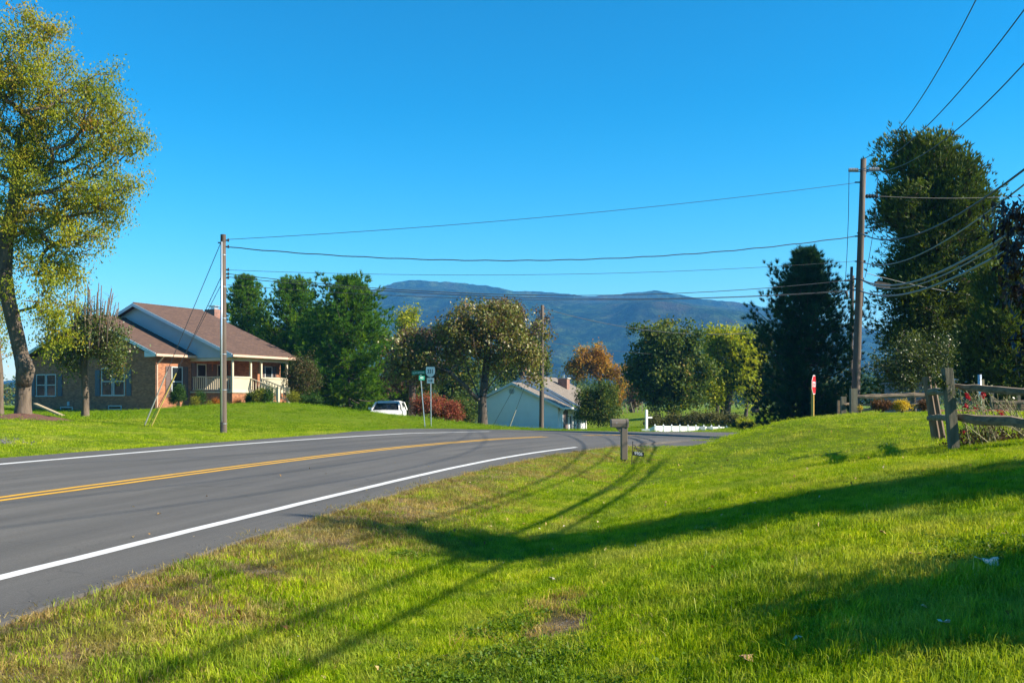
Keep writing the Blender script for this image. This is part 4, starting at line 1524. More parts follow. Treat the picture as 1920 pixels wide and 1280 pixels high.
def brick_house():
    th = R(28)
    z0 = 1.2
    H = thing('brick_house', 'brown brick ranch house with a porch and brown shingle roof', 'house', (-17.8, 64.0, z0), -th)
    ev = 3.3
    sl = 0.405
    # --- walls
    w = MB()
    w.box2((-4.15, -2.9, -1.4), (-3.9, 0.0, ev - 0.15))          # wing front (lit)
    w.build('wall', MAT['brick'], H)
    g = MB()
    rz = ev + sl * 5.95 - 0.16
    g.prism([(-15.9, -2.95, -1.4), (-4.15, -2.95, -1.4), (-4.15, -2.95, ev - 0.2), (-10.0, -2.95, rz - 0.12), (-15.9, -2.95, ev - 0.2)], (0, 0.2, 0))
    g.box2((-4.15, -2.95, -1.4), (-3.9, -2.9, ev - 0.15))
    g.build('wall', MAT['brick'], H)
    m = MB()
    m.box2((-4.15, 0.0, -0.4), (-3.9, 3.4, ev - 0.2))            # recessed wall behind the porch
    m.box2((-3.9, 3.4, -0.4), (-1.45, 3.6, ev - 0.2))            # side of the bay
    m.box2((-1.45, 3.4, -0.4), (-1.2, 5.5, ev - 0.2))            # bay front
    m.box2((-17.0, 5.5, -0.4), (-1.2, 5.7, ev - 0.1))
    m.build('wall', MAT['brick'], H)
    m = MB()
    m.box2((-0.55, 0.0, -0.5), (-0.25, 5.5, 0.80))               # porch foundation
    m.box2((-3.9, 0.0, -0.5), (-0.55, 0.25, 0.80))
    m.build('foundation', MAT['brick'], H)
    f = MB()
    f.box2((-3.9, -0.05, 0.80), (-0.18, 5.55, 0.9))
    f.build('porch_floor', MAT['cream'], H)
    f = MB().box2((-3.9, 0.02, ev - 0.22), (0.0, 5.5, ev - 0.18))
    f.build('porch_ceiling', MAT['cream'], H)
    # --- roofs
    def gable_roof(x0, xr, x1, y0, y1, zf, sl_):
        r = MB()
        zr = zf + sl_ * (x0 - xr)
        t = 0.14
        for a, za, b_, zb in ((x0, zf, xr, zr), (xr, zr, x1, zr - sl_ * (xr - x1))):
            r.add([(a, y0, za), (a, y1, za), (b_, y1, zb), (b_, y0, zb), (a, y0, za - t), (a, y1, za - t), (b_, y1, zb - t), (b_, y0, zb - t)],
                  [(0, 1, 2, 3), (4, 7, 6, 5), (0, 4, 5, 1), (1, 5, 6, 2), (2, 6, 7, 3), (3, 7, 4, 0)])
        return r, zr
    r, zr1 = gable_roof(-3.4, -9.95, -16.5, -3.4, 0.0, ev, sl)
    r.build('roof', MAT['shingle'], H, uv='roof')
    r, zr2 = gable_roof(0.15, -8.85, -17.8, -0.4, 5.95, ev, sl)
    ro = r.build('roof', MAT['shingle'], H, uv='roof')
    c = MB()
    c.tube([(-8.85, -0.4, zr2 + 0.0), (-8.85, 5.95, zr2 + 0.0)], 0.06, 6)
    c.tube([(-9.95, -3.4, zr1 + 0.0), (-9.95, 0.0, zr1 + 0.0)], 0.06, 6)
    c.build('ridge_cap', MAT['shingle'], H)
    # rake boards and gutters
    k = MB()
    for xa, za, xb, zb, y in ((0.16, ev, -8.85, zr2, -0.42), (-8.85, zr2, -17.8, zr2 - sl * 8.95, -0.42), (-3.39, ev, -9.95, zr1, -3.42), (-9.95, zr1, -16.5, ev, -3.42)):
        k.add([(xa, y, za - 0.02), (xb, y, zb - 0.02), (xb, y, zb - 0.24), (xa, y, za - 0.24), (xa, y - 0.035, za - 0.02), (xb, y - 0.035, zb - 0.02), (xb, y - 0.035, zb - 0.24), (xa, y - 0.035, za - 0.24)],
              [(0, 1, 2, 3), (7, 6, 5, 4), (4, 5, 1, 0), (5, 6, 2, 1), (6, 7, 3, 2), (7, 4, 0, 3)])
    # boxed eave returns
    k.prism([(0.16, -0.41, ev - 0.24), (-0.75, -0.41, ev - 0.24), (-0.75, -0.41, ev + 0.1)], (0, 0.3, 0))
    k.prism([(-3.4, -3.41, ev - 0.24), (-4.4, -3.41, ev - 0.24), (-4.4, -3.41, ev + 0.12)], (0, 0.4, 0))
    k.build('rake_board', MAT['fascia'], H)
    for y0, y1, xg in ((-0.44, 5.97, 0.15), (-3.44, 0.0, -3.4)):
        gm = MB()
        gm.box2((xg + 0.003, y0, ev - 0.2), (xg + 0.12, y1, ev - 0.06))
        gm.box2((xg - 0.45, y0 + 0.05, ev - 0.24), (xg + 0.0, y1 - 0.02, ev - 0.2))
        gm.build('gutter', MAT['gutter'], H)
    ds = MB().tube([(-3.3, -2.85, ev - 0.2), (-3.55, -2.85, ev - 0.45), (-3.86, -2.86, ev - 0.7), (-3.86, -2.86, -0.4)], 0.045, 6)
    ds.build('downpipe', MAT['gutter'], H)
    # lap boards on the main gable, each its own strip with a tilted face
    sd = MB()
    zb = ev - 0.2
    step = 0.19
    while zb < zr2 - 0.5:
        def xs(z):
            return 0.1 - (z + 0.3 - ev) / sl, -17.75 + (z + 0.3 - ev) / sl
        xa, xd = xs(max(zb, ev - 0.3))
        xb, xc = xs(zb + step)
        if zb < ev + 0.2:
            xa, xd = min(xa, -0.4), max(xd, -17.3)
            xb = min(xb, -0.4)
        yb, yt = -0.035, -0.012
        sd.add([(xa, yb, zb), (xd, yb, zb), (xc, yt, zb + step), (xb, yt, zb + step), (xa, 0, zb), (xd, 0, zb)], [(0, 1, 2, 3)[::-1], (0, 4, 5, 1)[::-1]])
        zb += step
    sd.prism([(-0.4, 0.0, ev - 0.22), (-17.3, 0.0, ev - 0.22), (-17.3, 0.0, ev), (-8.85, 0.0, zr2 - 0.2), (-0.4, 0.0, ev + 0.05)], (0, 0.15, 0))
    tag(sd.build('siding', MAT['siding_blue'], H), kind='stuff')
    # windows
    window(H, -3.9, -1.2, 0.55, 2.5, 0.95, 'x', MAT['shutter'])
    window(H, -3.9, 0.95, 1.05, 2.75, 0.85, 'x', MAT['shutter'])
    window(H, -3.9, 2.75, 1.05, 2.75, 0.75, 'x', MAT['shutter'], sh_w=0.3)
    window(H, -1.2, 4.45, 1.05, 2.65, 0.75, 'x', MAT['shutter'], sh_w=0.36)
    for xc in (-14.9, -13.85):
        window(H, xc, -2.95, 0.62, 2.1, 0.98, 'y')
    for xc in (-8.35, -7.2):
        window(H, xc, -2.95, 0.65, 2.45, 1.05, 'y')
    for xc in (-15.75, -12.95, -9.25, -6.3):
        m = MB()
        m.box2((xc - 0.22, -2.99, 0.6), (xc + 0.22, -2.954, 2.3 if xc > -10 else 2.1))
        for q in range(9):
            m.box2((xc - 0.17, -3.005, 0.68 + q * 0.16), (xc + 0.17, -2.99, 0.77 + q * 0.16))
        m.build('shutter', MAT['shutter_dark'], H)
    for xc, zc in ((-12.3, -0.62), (-7.6, -0.52)):
        window(H, xc, -2.95, zc, zc + 0.5, 1.25, 'y', name='basement_window')
    MB().box2((-12.2, -3.0, -0.05), (-12.0, -2.952, 0.22)).build('utility_box', MAT['siding_blue'], H)
    MB().box2((-3.898, 2.0 - 0.27, 1.95), (-3.86, 2.0 + 0.27, 2.3)).build('wall_plaque', MAT['shutter'], H)
    MB().box2((-3.898, 1.65, 0.9), (-3.85, 2.35, 1.85)).build('porch_chair_back', MAT['shutter'], H)
    # porch posts, panels and rails
    posts = [(-0.3, 0.08), (-0.3, 1.75), (-0.3, 2.75), (-0.3, 5.3)]
    first = None
    for x, y in posts:
        mb = MB()
        mb.box2((x - 0.06, y - 0.06, 0.9), (x + 0.06, y + 0.06, ev - 0.22))
        mb.box2((x - 0.085, y - 0.085, 0.9), (x + 0.085, y + 0.085, 1.02))
        mb.box2((x - 0.085, y - 0.085, ev - 0.34), (x + 0.085, y + 0.085, ev - 0.22))
        mb.build('porch_post', MAT['cream'], H)
    for y0, y1 in ((0.145, 1.685), (2.815, 5.235)):
        mb = MB().box2((-0.315, y0, 1.0), (-0.285, y1, 1.76))
        pn = mb.build('porch_panel', MAT['creampanel'], H)
        MB().box2((-0.36, y0, 1.76), (-0.24, y1, 1.86)).build('panel_rail', MAT['cream'], pn)
        MB().box2((-0.36, y0, 0.902), (-0.24, y1, 1.0)).build('panel_rail', MAT['cream'], pn)
    baluster_rail('porch_railing', H, (-3.8, 0.08, 0.9), (-0.37, 0.08, 0.9), 0.94, 20, MAT['cream'])
    bm = MB().box2((-3.9, -0.02, ev - 0.42), (-0.2, 0.14, ev - 0.23)).box2((-0.36, 0.142, ev - 0.42), (-0.24, 5.4, ev - 0.23))
    bm.build('porch_beam', MAT['cream'], H)
    # steps going down to the lawn, with a rail on both sides
    for k in range(5):
        zz = 0.9 - 0.17 * (k + 1)
        MB().box2((-0.18 + k * 0.32, 1.8, zz - 0.17), (-0.18 + (k + 1) * 0.32 + 0.02, 2.7, zz)).build('step', MAT['concrete'], H)
    for y in (1.75, 2.75):
        baluster_rail('stair_railing', H, (-0.22, y, 0.86), (2.0, y, 0.16), 0.88, 9, MAT['cream'], 0.14)
        MB().box2((1.98, y - 0.075, -0.35), (2.13, y + 0.075, 1.12)).box2((1.95, y - 0.1, 1.12), (2.16, y + 0.1, 1.17)).build('newel_post', MAT['cream'], H)
    # chimney behind the ridge
    ch = MB().box2((-9.9, 7.2, 3.0), (-8.9, 8.2, 7.15)).build('chimney', MAT['brick2'], H)
    MB().box2((-9.6, 7.5, 7.15), (-9.2, 7.9, 7.4)).box2((-9.75, 7.35, 7.4), (-9.05, 8.05, 7.45)).build('chimney_cap', MAT['metal'], ch)
    m = MB().box2((-17.0, 5.7, -0.4), (-6.0, 9.0, 3.2)).build('rear_wall', MAT['brick'], H)
    return H


brick_house()


def house_plants():
    for nm, px, py, d, bls, g, lab, cat, sd, n, per, sz in [
            ('yew_shrub', 333, 766, 61, [(333, 744, 15, 20)], 'shrub', 'dark clipped column shrub against the lit brick wing', 'shrub', 1, 120, 60, 0.07),
            ('small_shrub', 375, 760, 62.0, [(376, 744, 9, 14)], 'shrub', 'dark green shrub in front of the porch railing', 'shrub', 2, 50, 50, 0.07),
            ('yellow_shrub', 366, 762, 61.0, [(366, 752, 7, 8)], 'gold', 'yellow-green little shrub left of the dark porch shrub', 'shrub', 3, 30, 40, 0.07),
            ('small_plant', 393, 764, 60.5, [(393, 758, 5, 5)], 'gold', 'tiny pale plant at the edge of the porch flower bed', 'plant', 4, 14, 30, 0.06),
            ('chrysanthemum', 406, 763, 61.0, [(406, 754, 8, 6)], 'mum', 'orange mound of flowers left of the bright pole', 'flowers', 5, 40, 50, 0.05),
            ('chrysanthemum', 446, 762, 60.5, [(446, 755, 8, 6)], 'mum', 'orange-gold mound of flowers right of the bright pole', 'flowers', 6, 40, 50, 0.05),
            ('round_shrub', 470, 760, 60.5, [(468, 747, 13, 11)], 'shrub', 'dark round shrub at the foot of the porch panel', 'shrub', 7, 70, 50, 0.07),
            ('yellow_shrub', 487, 760, 60.0, [(485, 743, 12, 14)], 'gold', 'bright yellow-green shrub beside the porch steps', 'shrub', 8, 70, 45, 0.09),
            ('round_shrub', 504, 760, 60.0, [(503, 743, 14, 14)], 'shrub', 'dark clipped shrub touching the stair railing', 'shrub', 9, 80, 50, 0.07),
            ('low_shrub', 548, 760, 61.0, [(550, 746, 11, 10)], 'gold', 'olive low shrub right of the stair newel post', 'shrub', 10, 50, 45, 0.08),
            ('low_hedge', 580, 762, 63.0, [(572, 750, 14, 9), (590, 752, 14, 9)], 'shrub', 'dark low hedge below the brown-topped bush', 'hedge', 11, 80, 50, 0.08),
            ('crape_myrtle', 568, 760, 66.0, [(568, 705, 30, 42), (560, 690, 22, 30), (580, 715, 24, 36)], 'crape', 'big upright bush with brown tips at the right end of the brick house', 'bush', 12, 170, 60, 0.11)]:
        bush(nm, lab, px, py, d, bls, G[g], cat, n, per, 0.11 if nm != 'crape_myrtle' else 0.2, sz, 100 + sd)
    # bed of mulch along the porch
    p = [P(318, 770, 58.5), P(360, 768, 59), P(430, 763, 59.5), P(500, 760, 59.3), P(520, 758, 60.5), P(470, 757, 61.5), P(380, 760, 62.5), P(322, 765, 62)]
    vs = []
    for q in p:
        vs.append((q[0], q[1], gz(q[0], q[1]) + 0.02))
    c = np.mean(vs, axis=0)
    c[2] = gz(c[0], c[1]) + 0.08
    MB_ = MB().add([tuple(c)] + vs, [(0, i + 1, (i + 1) % len(vs) + 1) for i in range(len(vs))])
    o = MB_.build('mulch_bed', MAT['mulch'])
    tag(o, 'red-brown mulch bed along the porch', 'mulch', kind='stuff')
    # mulch ring under the big tree
    rng = np.random.default_rng(5)
    for px, py, d, rx, ry, seed in ((40, 790, 36.6, 1.5, 1.9, 1),):
        c = P(px, py, d)
        V, Fc = [], []
        nr, na = 6, 26
        for i in range(nr + 1):
            for j in range(na):
                a = 2 * PI * j / na
                k = i / nr
                x, y = c[0] + 0.3 * k + math.cos(a) * rx * k * (1 + 0.13 * math.sin(3 * a + 1)), c[1] + math.sin(a) * ry * k
                V.append((x, y, gz(x, y) + 0.2 * (1 - k * k) - 0.015 + rng.normal(0, 0.012)))
        for i in range(nr):
            for j in range(na):
                Fc.append((i * na + j, (i + 1) * na + j, (i + 1) * na + (j + 1) % na, i * na + (j + 1) % na))
        o = MB().add(V, Fc).build('mulch_ring', MAT['mulch'])
        tag(o, 'ring of red-brown mulch round the big leaning trunk', 'mulch', kind='stuff')
    # pale plank leaning on the lawn by the wall
    a, b = P(66, 757, 50), P(118, 783, 49)
    b[2] = gz(b[0], b[1]) + 0.04
    o = MB().bar(a, b, 0.22, 0.08).build('plank', MAT['plank'])
    tag(o, 'pale plank propped on the grass between the two left trees', 'plank')
    m = MB()
    q = B(80, 780, 47, 0)
    # gravel heap at the left edge
    rng = np.random.default_rng(6)
    c = hit(2, 829)
    cen = np.stack([c[0] + rng.normal(0, 0.35, 900) - 0.3, c[1] + rng.normal(0, 0.45, 900)], 1)
    zz = terrain(cen[:, 0], cen[:, 1])
    stones('gravel_heap', cen, zz, 0.035, rng, 'patch of grey gravel in the lawn at the left edge')


def stones(name, xy, z, size, rng, label, mat=None):
    n = len(xy)
    base = np.array([(0, 0, 0.7), (1, 0, 0), (0.2, 0.9, 0), (-0.9, 0.3, 0), (-0.3, -0.9, 0), (0, 0, -0.5)])
    tri = np.array([(0, 1, 2), (0, 2, 3), (0, 3, 4), (0, 4, 1), (5, 2, 1), (5, 3, 2), (5, 4, 3), (5, 1, 4)])
    s = size * rng.uniform(0.4, 1.3, (n, 1, 1))
    V = base[None] * s * rng.uniform(0.6, 1.3, (n, 1, 3)) + rng.normal(0, 0.12, (n, 6, 3)) * s
    a = rng.uniform(0, 2 * PI, n)
    c_, s_ = np.cos(a)[:, None], np.sin(a)[:, None]
    X = V[:, :, 0] * c_ - V[:, :, 1] * s_
    Y = V[:, :, 0] * s_ + V[:, :, 1] * c_
    V = np.stack([X + xy[:, :1], Y + xy[:, 1:2], V[:, :, 2] + z[:, None] + size * 0.15], -1).reshape(-1, 3)
    q = (tri[None] + np.arange(n)[:, None, None] * 6).reshape(-1, 3)
    o = fast_mesh(name, V, q, mat or MAT['stone'])
    tag(o, label, 'gravel', kind='stuff')
    return o


house_plants()


# ------------------------------------------------------------------ pale blue house beyond the road
def pale_house():
    th = R(20)
    gx, gy = 3.96, 86.0
    z0 = gz(gx, gy) - 0.1
    H = thing('siding_house', 'pale sided house with tan roofs and a brick chimney below the road', 'house', (gx, gy, z0), -th)
    ev = 0.94 - z0
    pk = 2.95 - z0
    W = 8.25
    # front gable: lap boards
    sd = MB()
    zb, st = -0.3, 0.13
    sl = (pk - ev) / (W / 2)
    while zb < pk - 0.1:
        def ext(z):
            k = max(0, (z - ev) / sl)
            return -k, -W + k
        a0, a1 = ext(zb)
        b0, b1 = ext(min(zb + st, pk - 0.02))
        sd.add([(a0, -0.028, zb), (a1, -0.028, zb), (b1, -0.008, zb + st), (b0, -0.008, zb + st), (a0, 0, zb), (a1, 0, zb)], [(0, 3, 2, 1), (0, 1, 5, 4)])
        zb += st
    tag(sd.build('siding', MAT['siding_white'], H), kind='stuff')
    m = MB()
    m.prism([(0, 0, -0.4), (-W, 0, -0.4), (-W, 0, ev), (-W / 2, 0, pk - 0.03), (0, 0, ev)], (0, 0.2, 0))
    m.box2((-0.2, 0.2, -0.4), (0, 9.0, ev - 0.05))
    m.box2((-W, 0.2, -0.4), (-W + 0.2, 9.0, ev - 0.05))
    m.build('wall', MAT['siding_white'], H)
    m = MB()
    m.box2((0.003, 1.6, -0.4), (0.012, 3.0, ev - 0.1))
    m.build('dark_door_sheet', MAT['shutter'], H)  # flat dark brown sheet on the wall face, no opening cut behind it
    # corner boards, posts on the lit side
    for y in (0.0, 3.2, 5.4, 7.6):
        MB().box2((0.25, y - 0.02, -0.4), (0.4, y + 0.14, ev - 0.1)).build('porch_post', MAT['white'], H)
    window(H, 0.0, 4.3, 0.5, 1.7, 0.8, 'x', MAT['shutter_dark'], sh_w=0.25)
    window(H, 0.0, 6.5, 0.5, 1.7, 0.8, 'x', MAT['shutter_dark'], sh_w=0.25)

    def roof(x0, x1, zf, zp, y0, y1, t=0.1):
        xr = (x0 + x1) / 2
        r = MB()
        for a, b_ in ((x0, xr), (xr, x1)):
            za, zb_ = (zf, zp) if a == x0 else (zp, zf)
            r.add([(a, y0, za), (a, y1, za), (b_, y1, zb_), (b_, y0, zb_), (a, y0, za - t), (a, y1, za - t), (b_, y1, zb_ - t), (b_, y0, zb_ - t)],
                  [(0, 1, 2, 3), (4, 7, 6, 5), (0, 4, 5, 1), (1, 5, 6, 2), (2, 6, 7, 3), (3, 7, 4, 0)])
        r.build('roof', MAT['shingle2'], H, uv='roof')
        k = MB()
        for a, za, b_, zb_ in ((x0, zf, xr, zp), (xr, zp, x1, zf)):
            k.add([(a, y0 - 0.03, za), (b_, y0 - 0.03, zb_), (b_, y0 - 0.03, zb_ - 0.22), (a, y0 - 0.03, za - 0.22), (a, y0 - 0.003, za), (b_, y0 - 0.003, zb_), (b_, y0 - 0.003, zb_ - 0.22), (a, y0 - 0.003, za - 0.22)],
                  [(0, 1, 2, 3), (7, 6, 5, 4), (0, 4, 5, 1), (2, 6, 7, 3), (1, 5, 6, 2), (3, 7, 4, 0)])
        k.build('rake_board', MAT['fascia'], H)
    roof(0.65, -W - 0.65, ev - 0.14 + 0.12, pk + 0.17, -0.3, 2.4)
    g = MB().box2((0.66, -0.3, ev - 0.16), (0.78, 2.4, ev - 0.02))
    g.build('gutter', MAT['white'], H)
    MB().tube([(0.7, -0.2, ev - 0.16), (0.5, -0.2, ev - 0.4), (0.3, -0.1, ev - 0.55)], 0.04, 6).build('downpipe', MAT['white'], H)
    # taller block behind
    roof(1.75, -W - 1.2, ev - 0.14, pk + 0.82, 2.4, 13.0)
    m = MB().prism([(1.3, 2.45, ev - 0.3), (-W - 0.8, 2.45, ev - 0.3), (-W / 2 + 0.25, 2.45, pk + 0.7)], (0, 0.1, 0))
    m.build('gable_wall', MAT['siding_white'], H)
    MB().box2((1.78, 2.42, ev - 0.3), (1.9, 13.0, ev - 0.14)).build('gutter', MAT['white'], H)
    ch = MB().box2((-2.5, 8.0, 0.0), (-1.6, 8.9, pk + 0.62)).build('chimney', MAT['brick2'], H)
    MB().box2((-2.58, 7.92, pk + 0.62), (-1.52, 8.98, pk + 0.72)).build('chimney_cap', MAT['concrete'], ch)
    MB().tube([(-2.05, 8.4, pk + 0.72), (-2.05, 8.4, pk + 1.0)], 0.1, 8).build('flue', MAT['metal'], ch)
    v = MB().tube([(-W / 2 - 0.1, -0.06, pk - 0.62), (-W / 2 - 0.1, -0.012, pk - 0.62)], 0.28, 20)
    v.build('gable_vent', MAT['fascia'], H)
    v = MB()
    for k in range(4):
        v.box2((-W / 2 - 0.1 - 0.19, -0.075, pk - 0.78 + k * 0.09), (-W / 2 - 0.1 + 0.19, -0.061, pk - 0.74 + k * 0.09))
    tag(v.build('vent_slats', MAT['shutter_dark'], H), kind='stuff')
    MB().tube([(-W / 2 - 0.5, 4.2, pk + 0.5), (-W / 2 - 0.5, 4.2, pk + 1.35)], 0.09, 8).box2((-W / 2 - 0.72, 3.98, pk + 1.35), (-W / 2 - 0.28, 4.42, pk + 1.62)).build('vent_pipe', MAT['brick2'], H)
    MB().tube([(-W / 2 - 2.4, 2.0, pk - 0.95), (-W / 2 - 2.4, 2.0, pk - 0.35)], 0.06, 8).build('vent_pipe', MAT['white'], H)
    return H


pale_house()


def road_plants():
    bush('red_shrub', 'wide red and rust coloured shrub behind the route sign', 818, 792, 64, [(790, 765, 20, 20), (815, 763, 30, 22), (842, 768, 22, 20), (858, 775, 12, 14)], G['red'], 'shrub', 260, 46, 0.16, 0.12, 201)
    bush('green_bush', 'big green bush in front of the chimney of the pale house', 1122, 800, 76, [(1105, 752, 26, 30), (1135, 748, 28, 32), (1120, 775, 42, 24), (1150, 770, 16, 20)], G['maple'], 'bush', 260, 56, 0.24, 0.16, 202)
    bush('hedge', 'olive hedge running behind the white fence', 1300, 806, 68, [(x, 788 + 3 * math.sin(x), 17, 12) for x in range(1228, 1392, 18)], G['olive'], 'hedge', 330, 44, 0.16, 0.12, 203)
    bush('green_weeds', 'bright green weeds at the right end of the white fence', 1396, 800, 64, [(1392, 794, 12, 9), (1408, 797, 8, 7)], G['lime'], 'weeds', 60, 40, 0.12, 0.1, 204)
    bush('small_bush', 'low green bush at the left of the pale house wall', 880, 795, 78, [(878, 778, 14, 18), (868, 760, 14, 16)], G['maple'], 'bush', 80, 50, 0.18, 0.14, 205)
    bush('dark_shrub', 'low dark shrub under the white arm post', 1222, 800, 70, [(1224, 792, 12, 10)], G['olive'], 'shrub', 50, 40, 0.14, 0.1, 206)


road_plants()


# ------------------------------------------------------------------ white car
def white_car():
    c = P(737, 790, 70)
    z0 = gz(c[0], c[1])
    C = thing('white_suv', 'white sport utility car half hidden behind the lawn crest', 'car', (c[0], c[1], z0), R(-91))
    # local: x forward, y left; rear at x=0
    def ring(x, hw, zb, zt, tuck=0.1, crown=0.03):
        return [(x, -hw * 0.86, zb), (x, -hw, zb + 0.14), (x, -hw, zt - tuck), (x, -hw * 0.93, zt), (x, 0, zt + crown), (x, hw * 0.93, zt), (x, hw, zt - tuck), (x, hw, zb + 0.14), (x, hw * 0.86, zb)]
    b = MB().loft([ring(0.0, 0.80, 0.42, 0.98), ring(0.12, 0.9, 0.34, 1.12), ring(0.8, 0.95, 0.28, 1.14), ring(2.4, 0.95, 0.26, 1.14), ring(3.2, 0.95, 0.26, 1.12), ring(3.9, 0.94, 0.28, 1.06), ring(4.5, 0.9, 0.32, 0.97), ring(4.72, 0.78, 0.4, 0.78)])
    body = b.build('body', MAT['carpaint'], C, True)
    bv = body.modifiers.new('bevel', 'BEVEL')
    bv.width = 0.03
    bv.segments = 2
    def gr(x, hb, ht, zb, zt):
        return [(x[0], -hb, zb), (x[1], -ht, zt), (x[1], 0, zt + 0.02), (x[1], ht, zt), (x[0], hb, zb)]
    # glasshouse as a loft from tail to windscreen
    def gring(xb, xt, hb, ht, zb, zt):
        return [(xb, -hb, zb), (xt, -ht, zt), (xt, ht, zt), (xb, hb, zb)]
    z1, z2 = 1.13, 1.60
    gl = MB()
    gl.add([(0.25, -0.86, z1), (3.35, -0.86, z1), (2.55, -0.70, z2), (0.55, -0.70, z2), (0.25, 0.86, z1), (3.35, 0.86, z1), (2.55, 0.70, z2), (0.55, 0.70, z2)],
           [(0, 1, 2, 3), (5, 4, 7, 6), (1, 5, 6, 2), (4, 0, 3, 7), (3, 2, 6, 7)])
    gl.build('windows', MAT['glass'], C)
    rf = MB().loft([[(0.35, -0.70, z2 - 0.06), (0.38, -0.66, z2 + 0.05), (0.38, 0.66, z2 + 0.05), (0.35, 0.70, z2 - 0.06)], [(1.5, -0.74, z2 - 0.05), (1.5, -0.66, z2 + 0.1), (1.5, 0.66, z2 + 0.1), (1.5, 0.74, z2 - 0.05)],
                    [(2.5, -0.73, z2 - 0.05), (2.45, -0.64, z2 + 0.07), (2.45, 0.64, z2 + 0.07), (2.5, 0.73, z2 - 0.05)], [(2.66, -0.71, z2 - 0.1), (2.64, -0.62, z2 - 0.05), (2.64, 0.62, z2 - 0.05), (2.66, 0.71, z2 - 0.1)]])
    rf.build('roof', MAT['carpaint'], C, True)
    for s in (-1, 1):
        p = MB()
        MB().bar((3.42, s * 0.87, z1 - 0.03), (2.58, s * 0.715, z2 + 0.0), 0.09, 0.1).build('pillar', MAT['carpaint'], C)
        MB().bar((0.22, s * 0.865, z1 - 0.03), (0.5, s * 0.715, z2), 0.24, 0.06).build('pillar', MAT['carpaint'], C)
        p.bar((2.0, s * 0.875, z1 - 0.03), (1.95, s * 0.722, z2 - 0.02), 0.08, 0.05)
        p.build('pillar', MAT['carpaint'], C)
        MB().loft([[(3.0, s * 0.93, 1.13), (3.0, s * 1.14, 1.14), (3.0, s * 1.14, 1.3), (3.0, s * 0.95, 1.28)], [(3.16, s * 0.95, 1.15), (3.14, s * 1.12, 1.16), (3.14, s * 1.12, 1.28), (3.16, s * 0.96, 1.27)]]).build('mirror', MAT['carpaint'], C)
        MB().loft([[(4.28, s * 0.93, 0.76), (4.28, s * 0.935, 0.9), (4.3, s * 0.6, 0.93), (4.3, s * 0.6, 0.78)], [(4.7, s * 0.74, 0.7), (4.66, s * 0.76, 0.82), (4.75, s * 0.5, 0.82), (4.78, s * 0.5, 0.7)]]).build('headlight', MAT['lamp'], C)
    MB().box2((4.66, -0.48, 0.55), (4.78, 0.48, 0.74)).build('grille', MAT['signblack'], C)
    for x in (0.95, 3.78):
        for s in (-1, 1):
            t = MB().tube([(x, s * 0.72, 0.35), (x, s * 0.97, 0.35)], 0.35, 22).build('wheel', MAT['tyre'], C)
            MB().tube([(x, s * 0.955, 0.35), (x, s * 0.985, 0.35)], 0.22, 14).build('rim', MAT['metal'], t)
    C.scale = (1.07, 1.07, 1.07)
    return C


white_car()


# ------------------------------------------------------------------ signs
def text_mesh(name, body, size, mat, parent, loc, rot, depth=0.002, sx=1.0, bold=0.0):
    cu = bpy.data.curves.new(name, 'FONT')
    cu.body = body
    cu.size = size
    cu.align_x = 'CENTER'
    cu.align_y = 'CENTER'
    cu.extrude = depth
    cu.offset = bold
    cu.resolution_u = 3
    t = bpy.data.objects.new(name, cu)
    COL.objects.link(t)
    bpy.context.view_layer.update()
    me = bpy.data.meshes.new_from_object(t.evaluated_get(bpy.context.evaluated_depsgraph_get()))
    bpy.data.objects.remove(t)
    me.materials.clear()
    me.materials.append(mat)
    o = bpy.data.objects.new(name, me)
    link(o, parent)
    o.location = loc
    o.rotation_euler = rot
    o.scale = (sx, 1, 1)
    return o


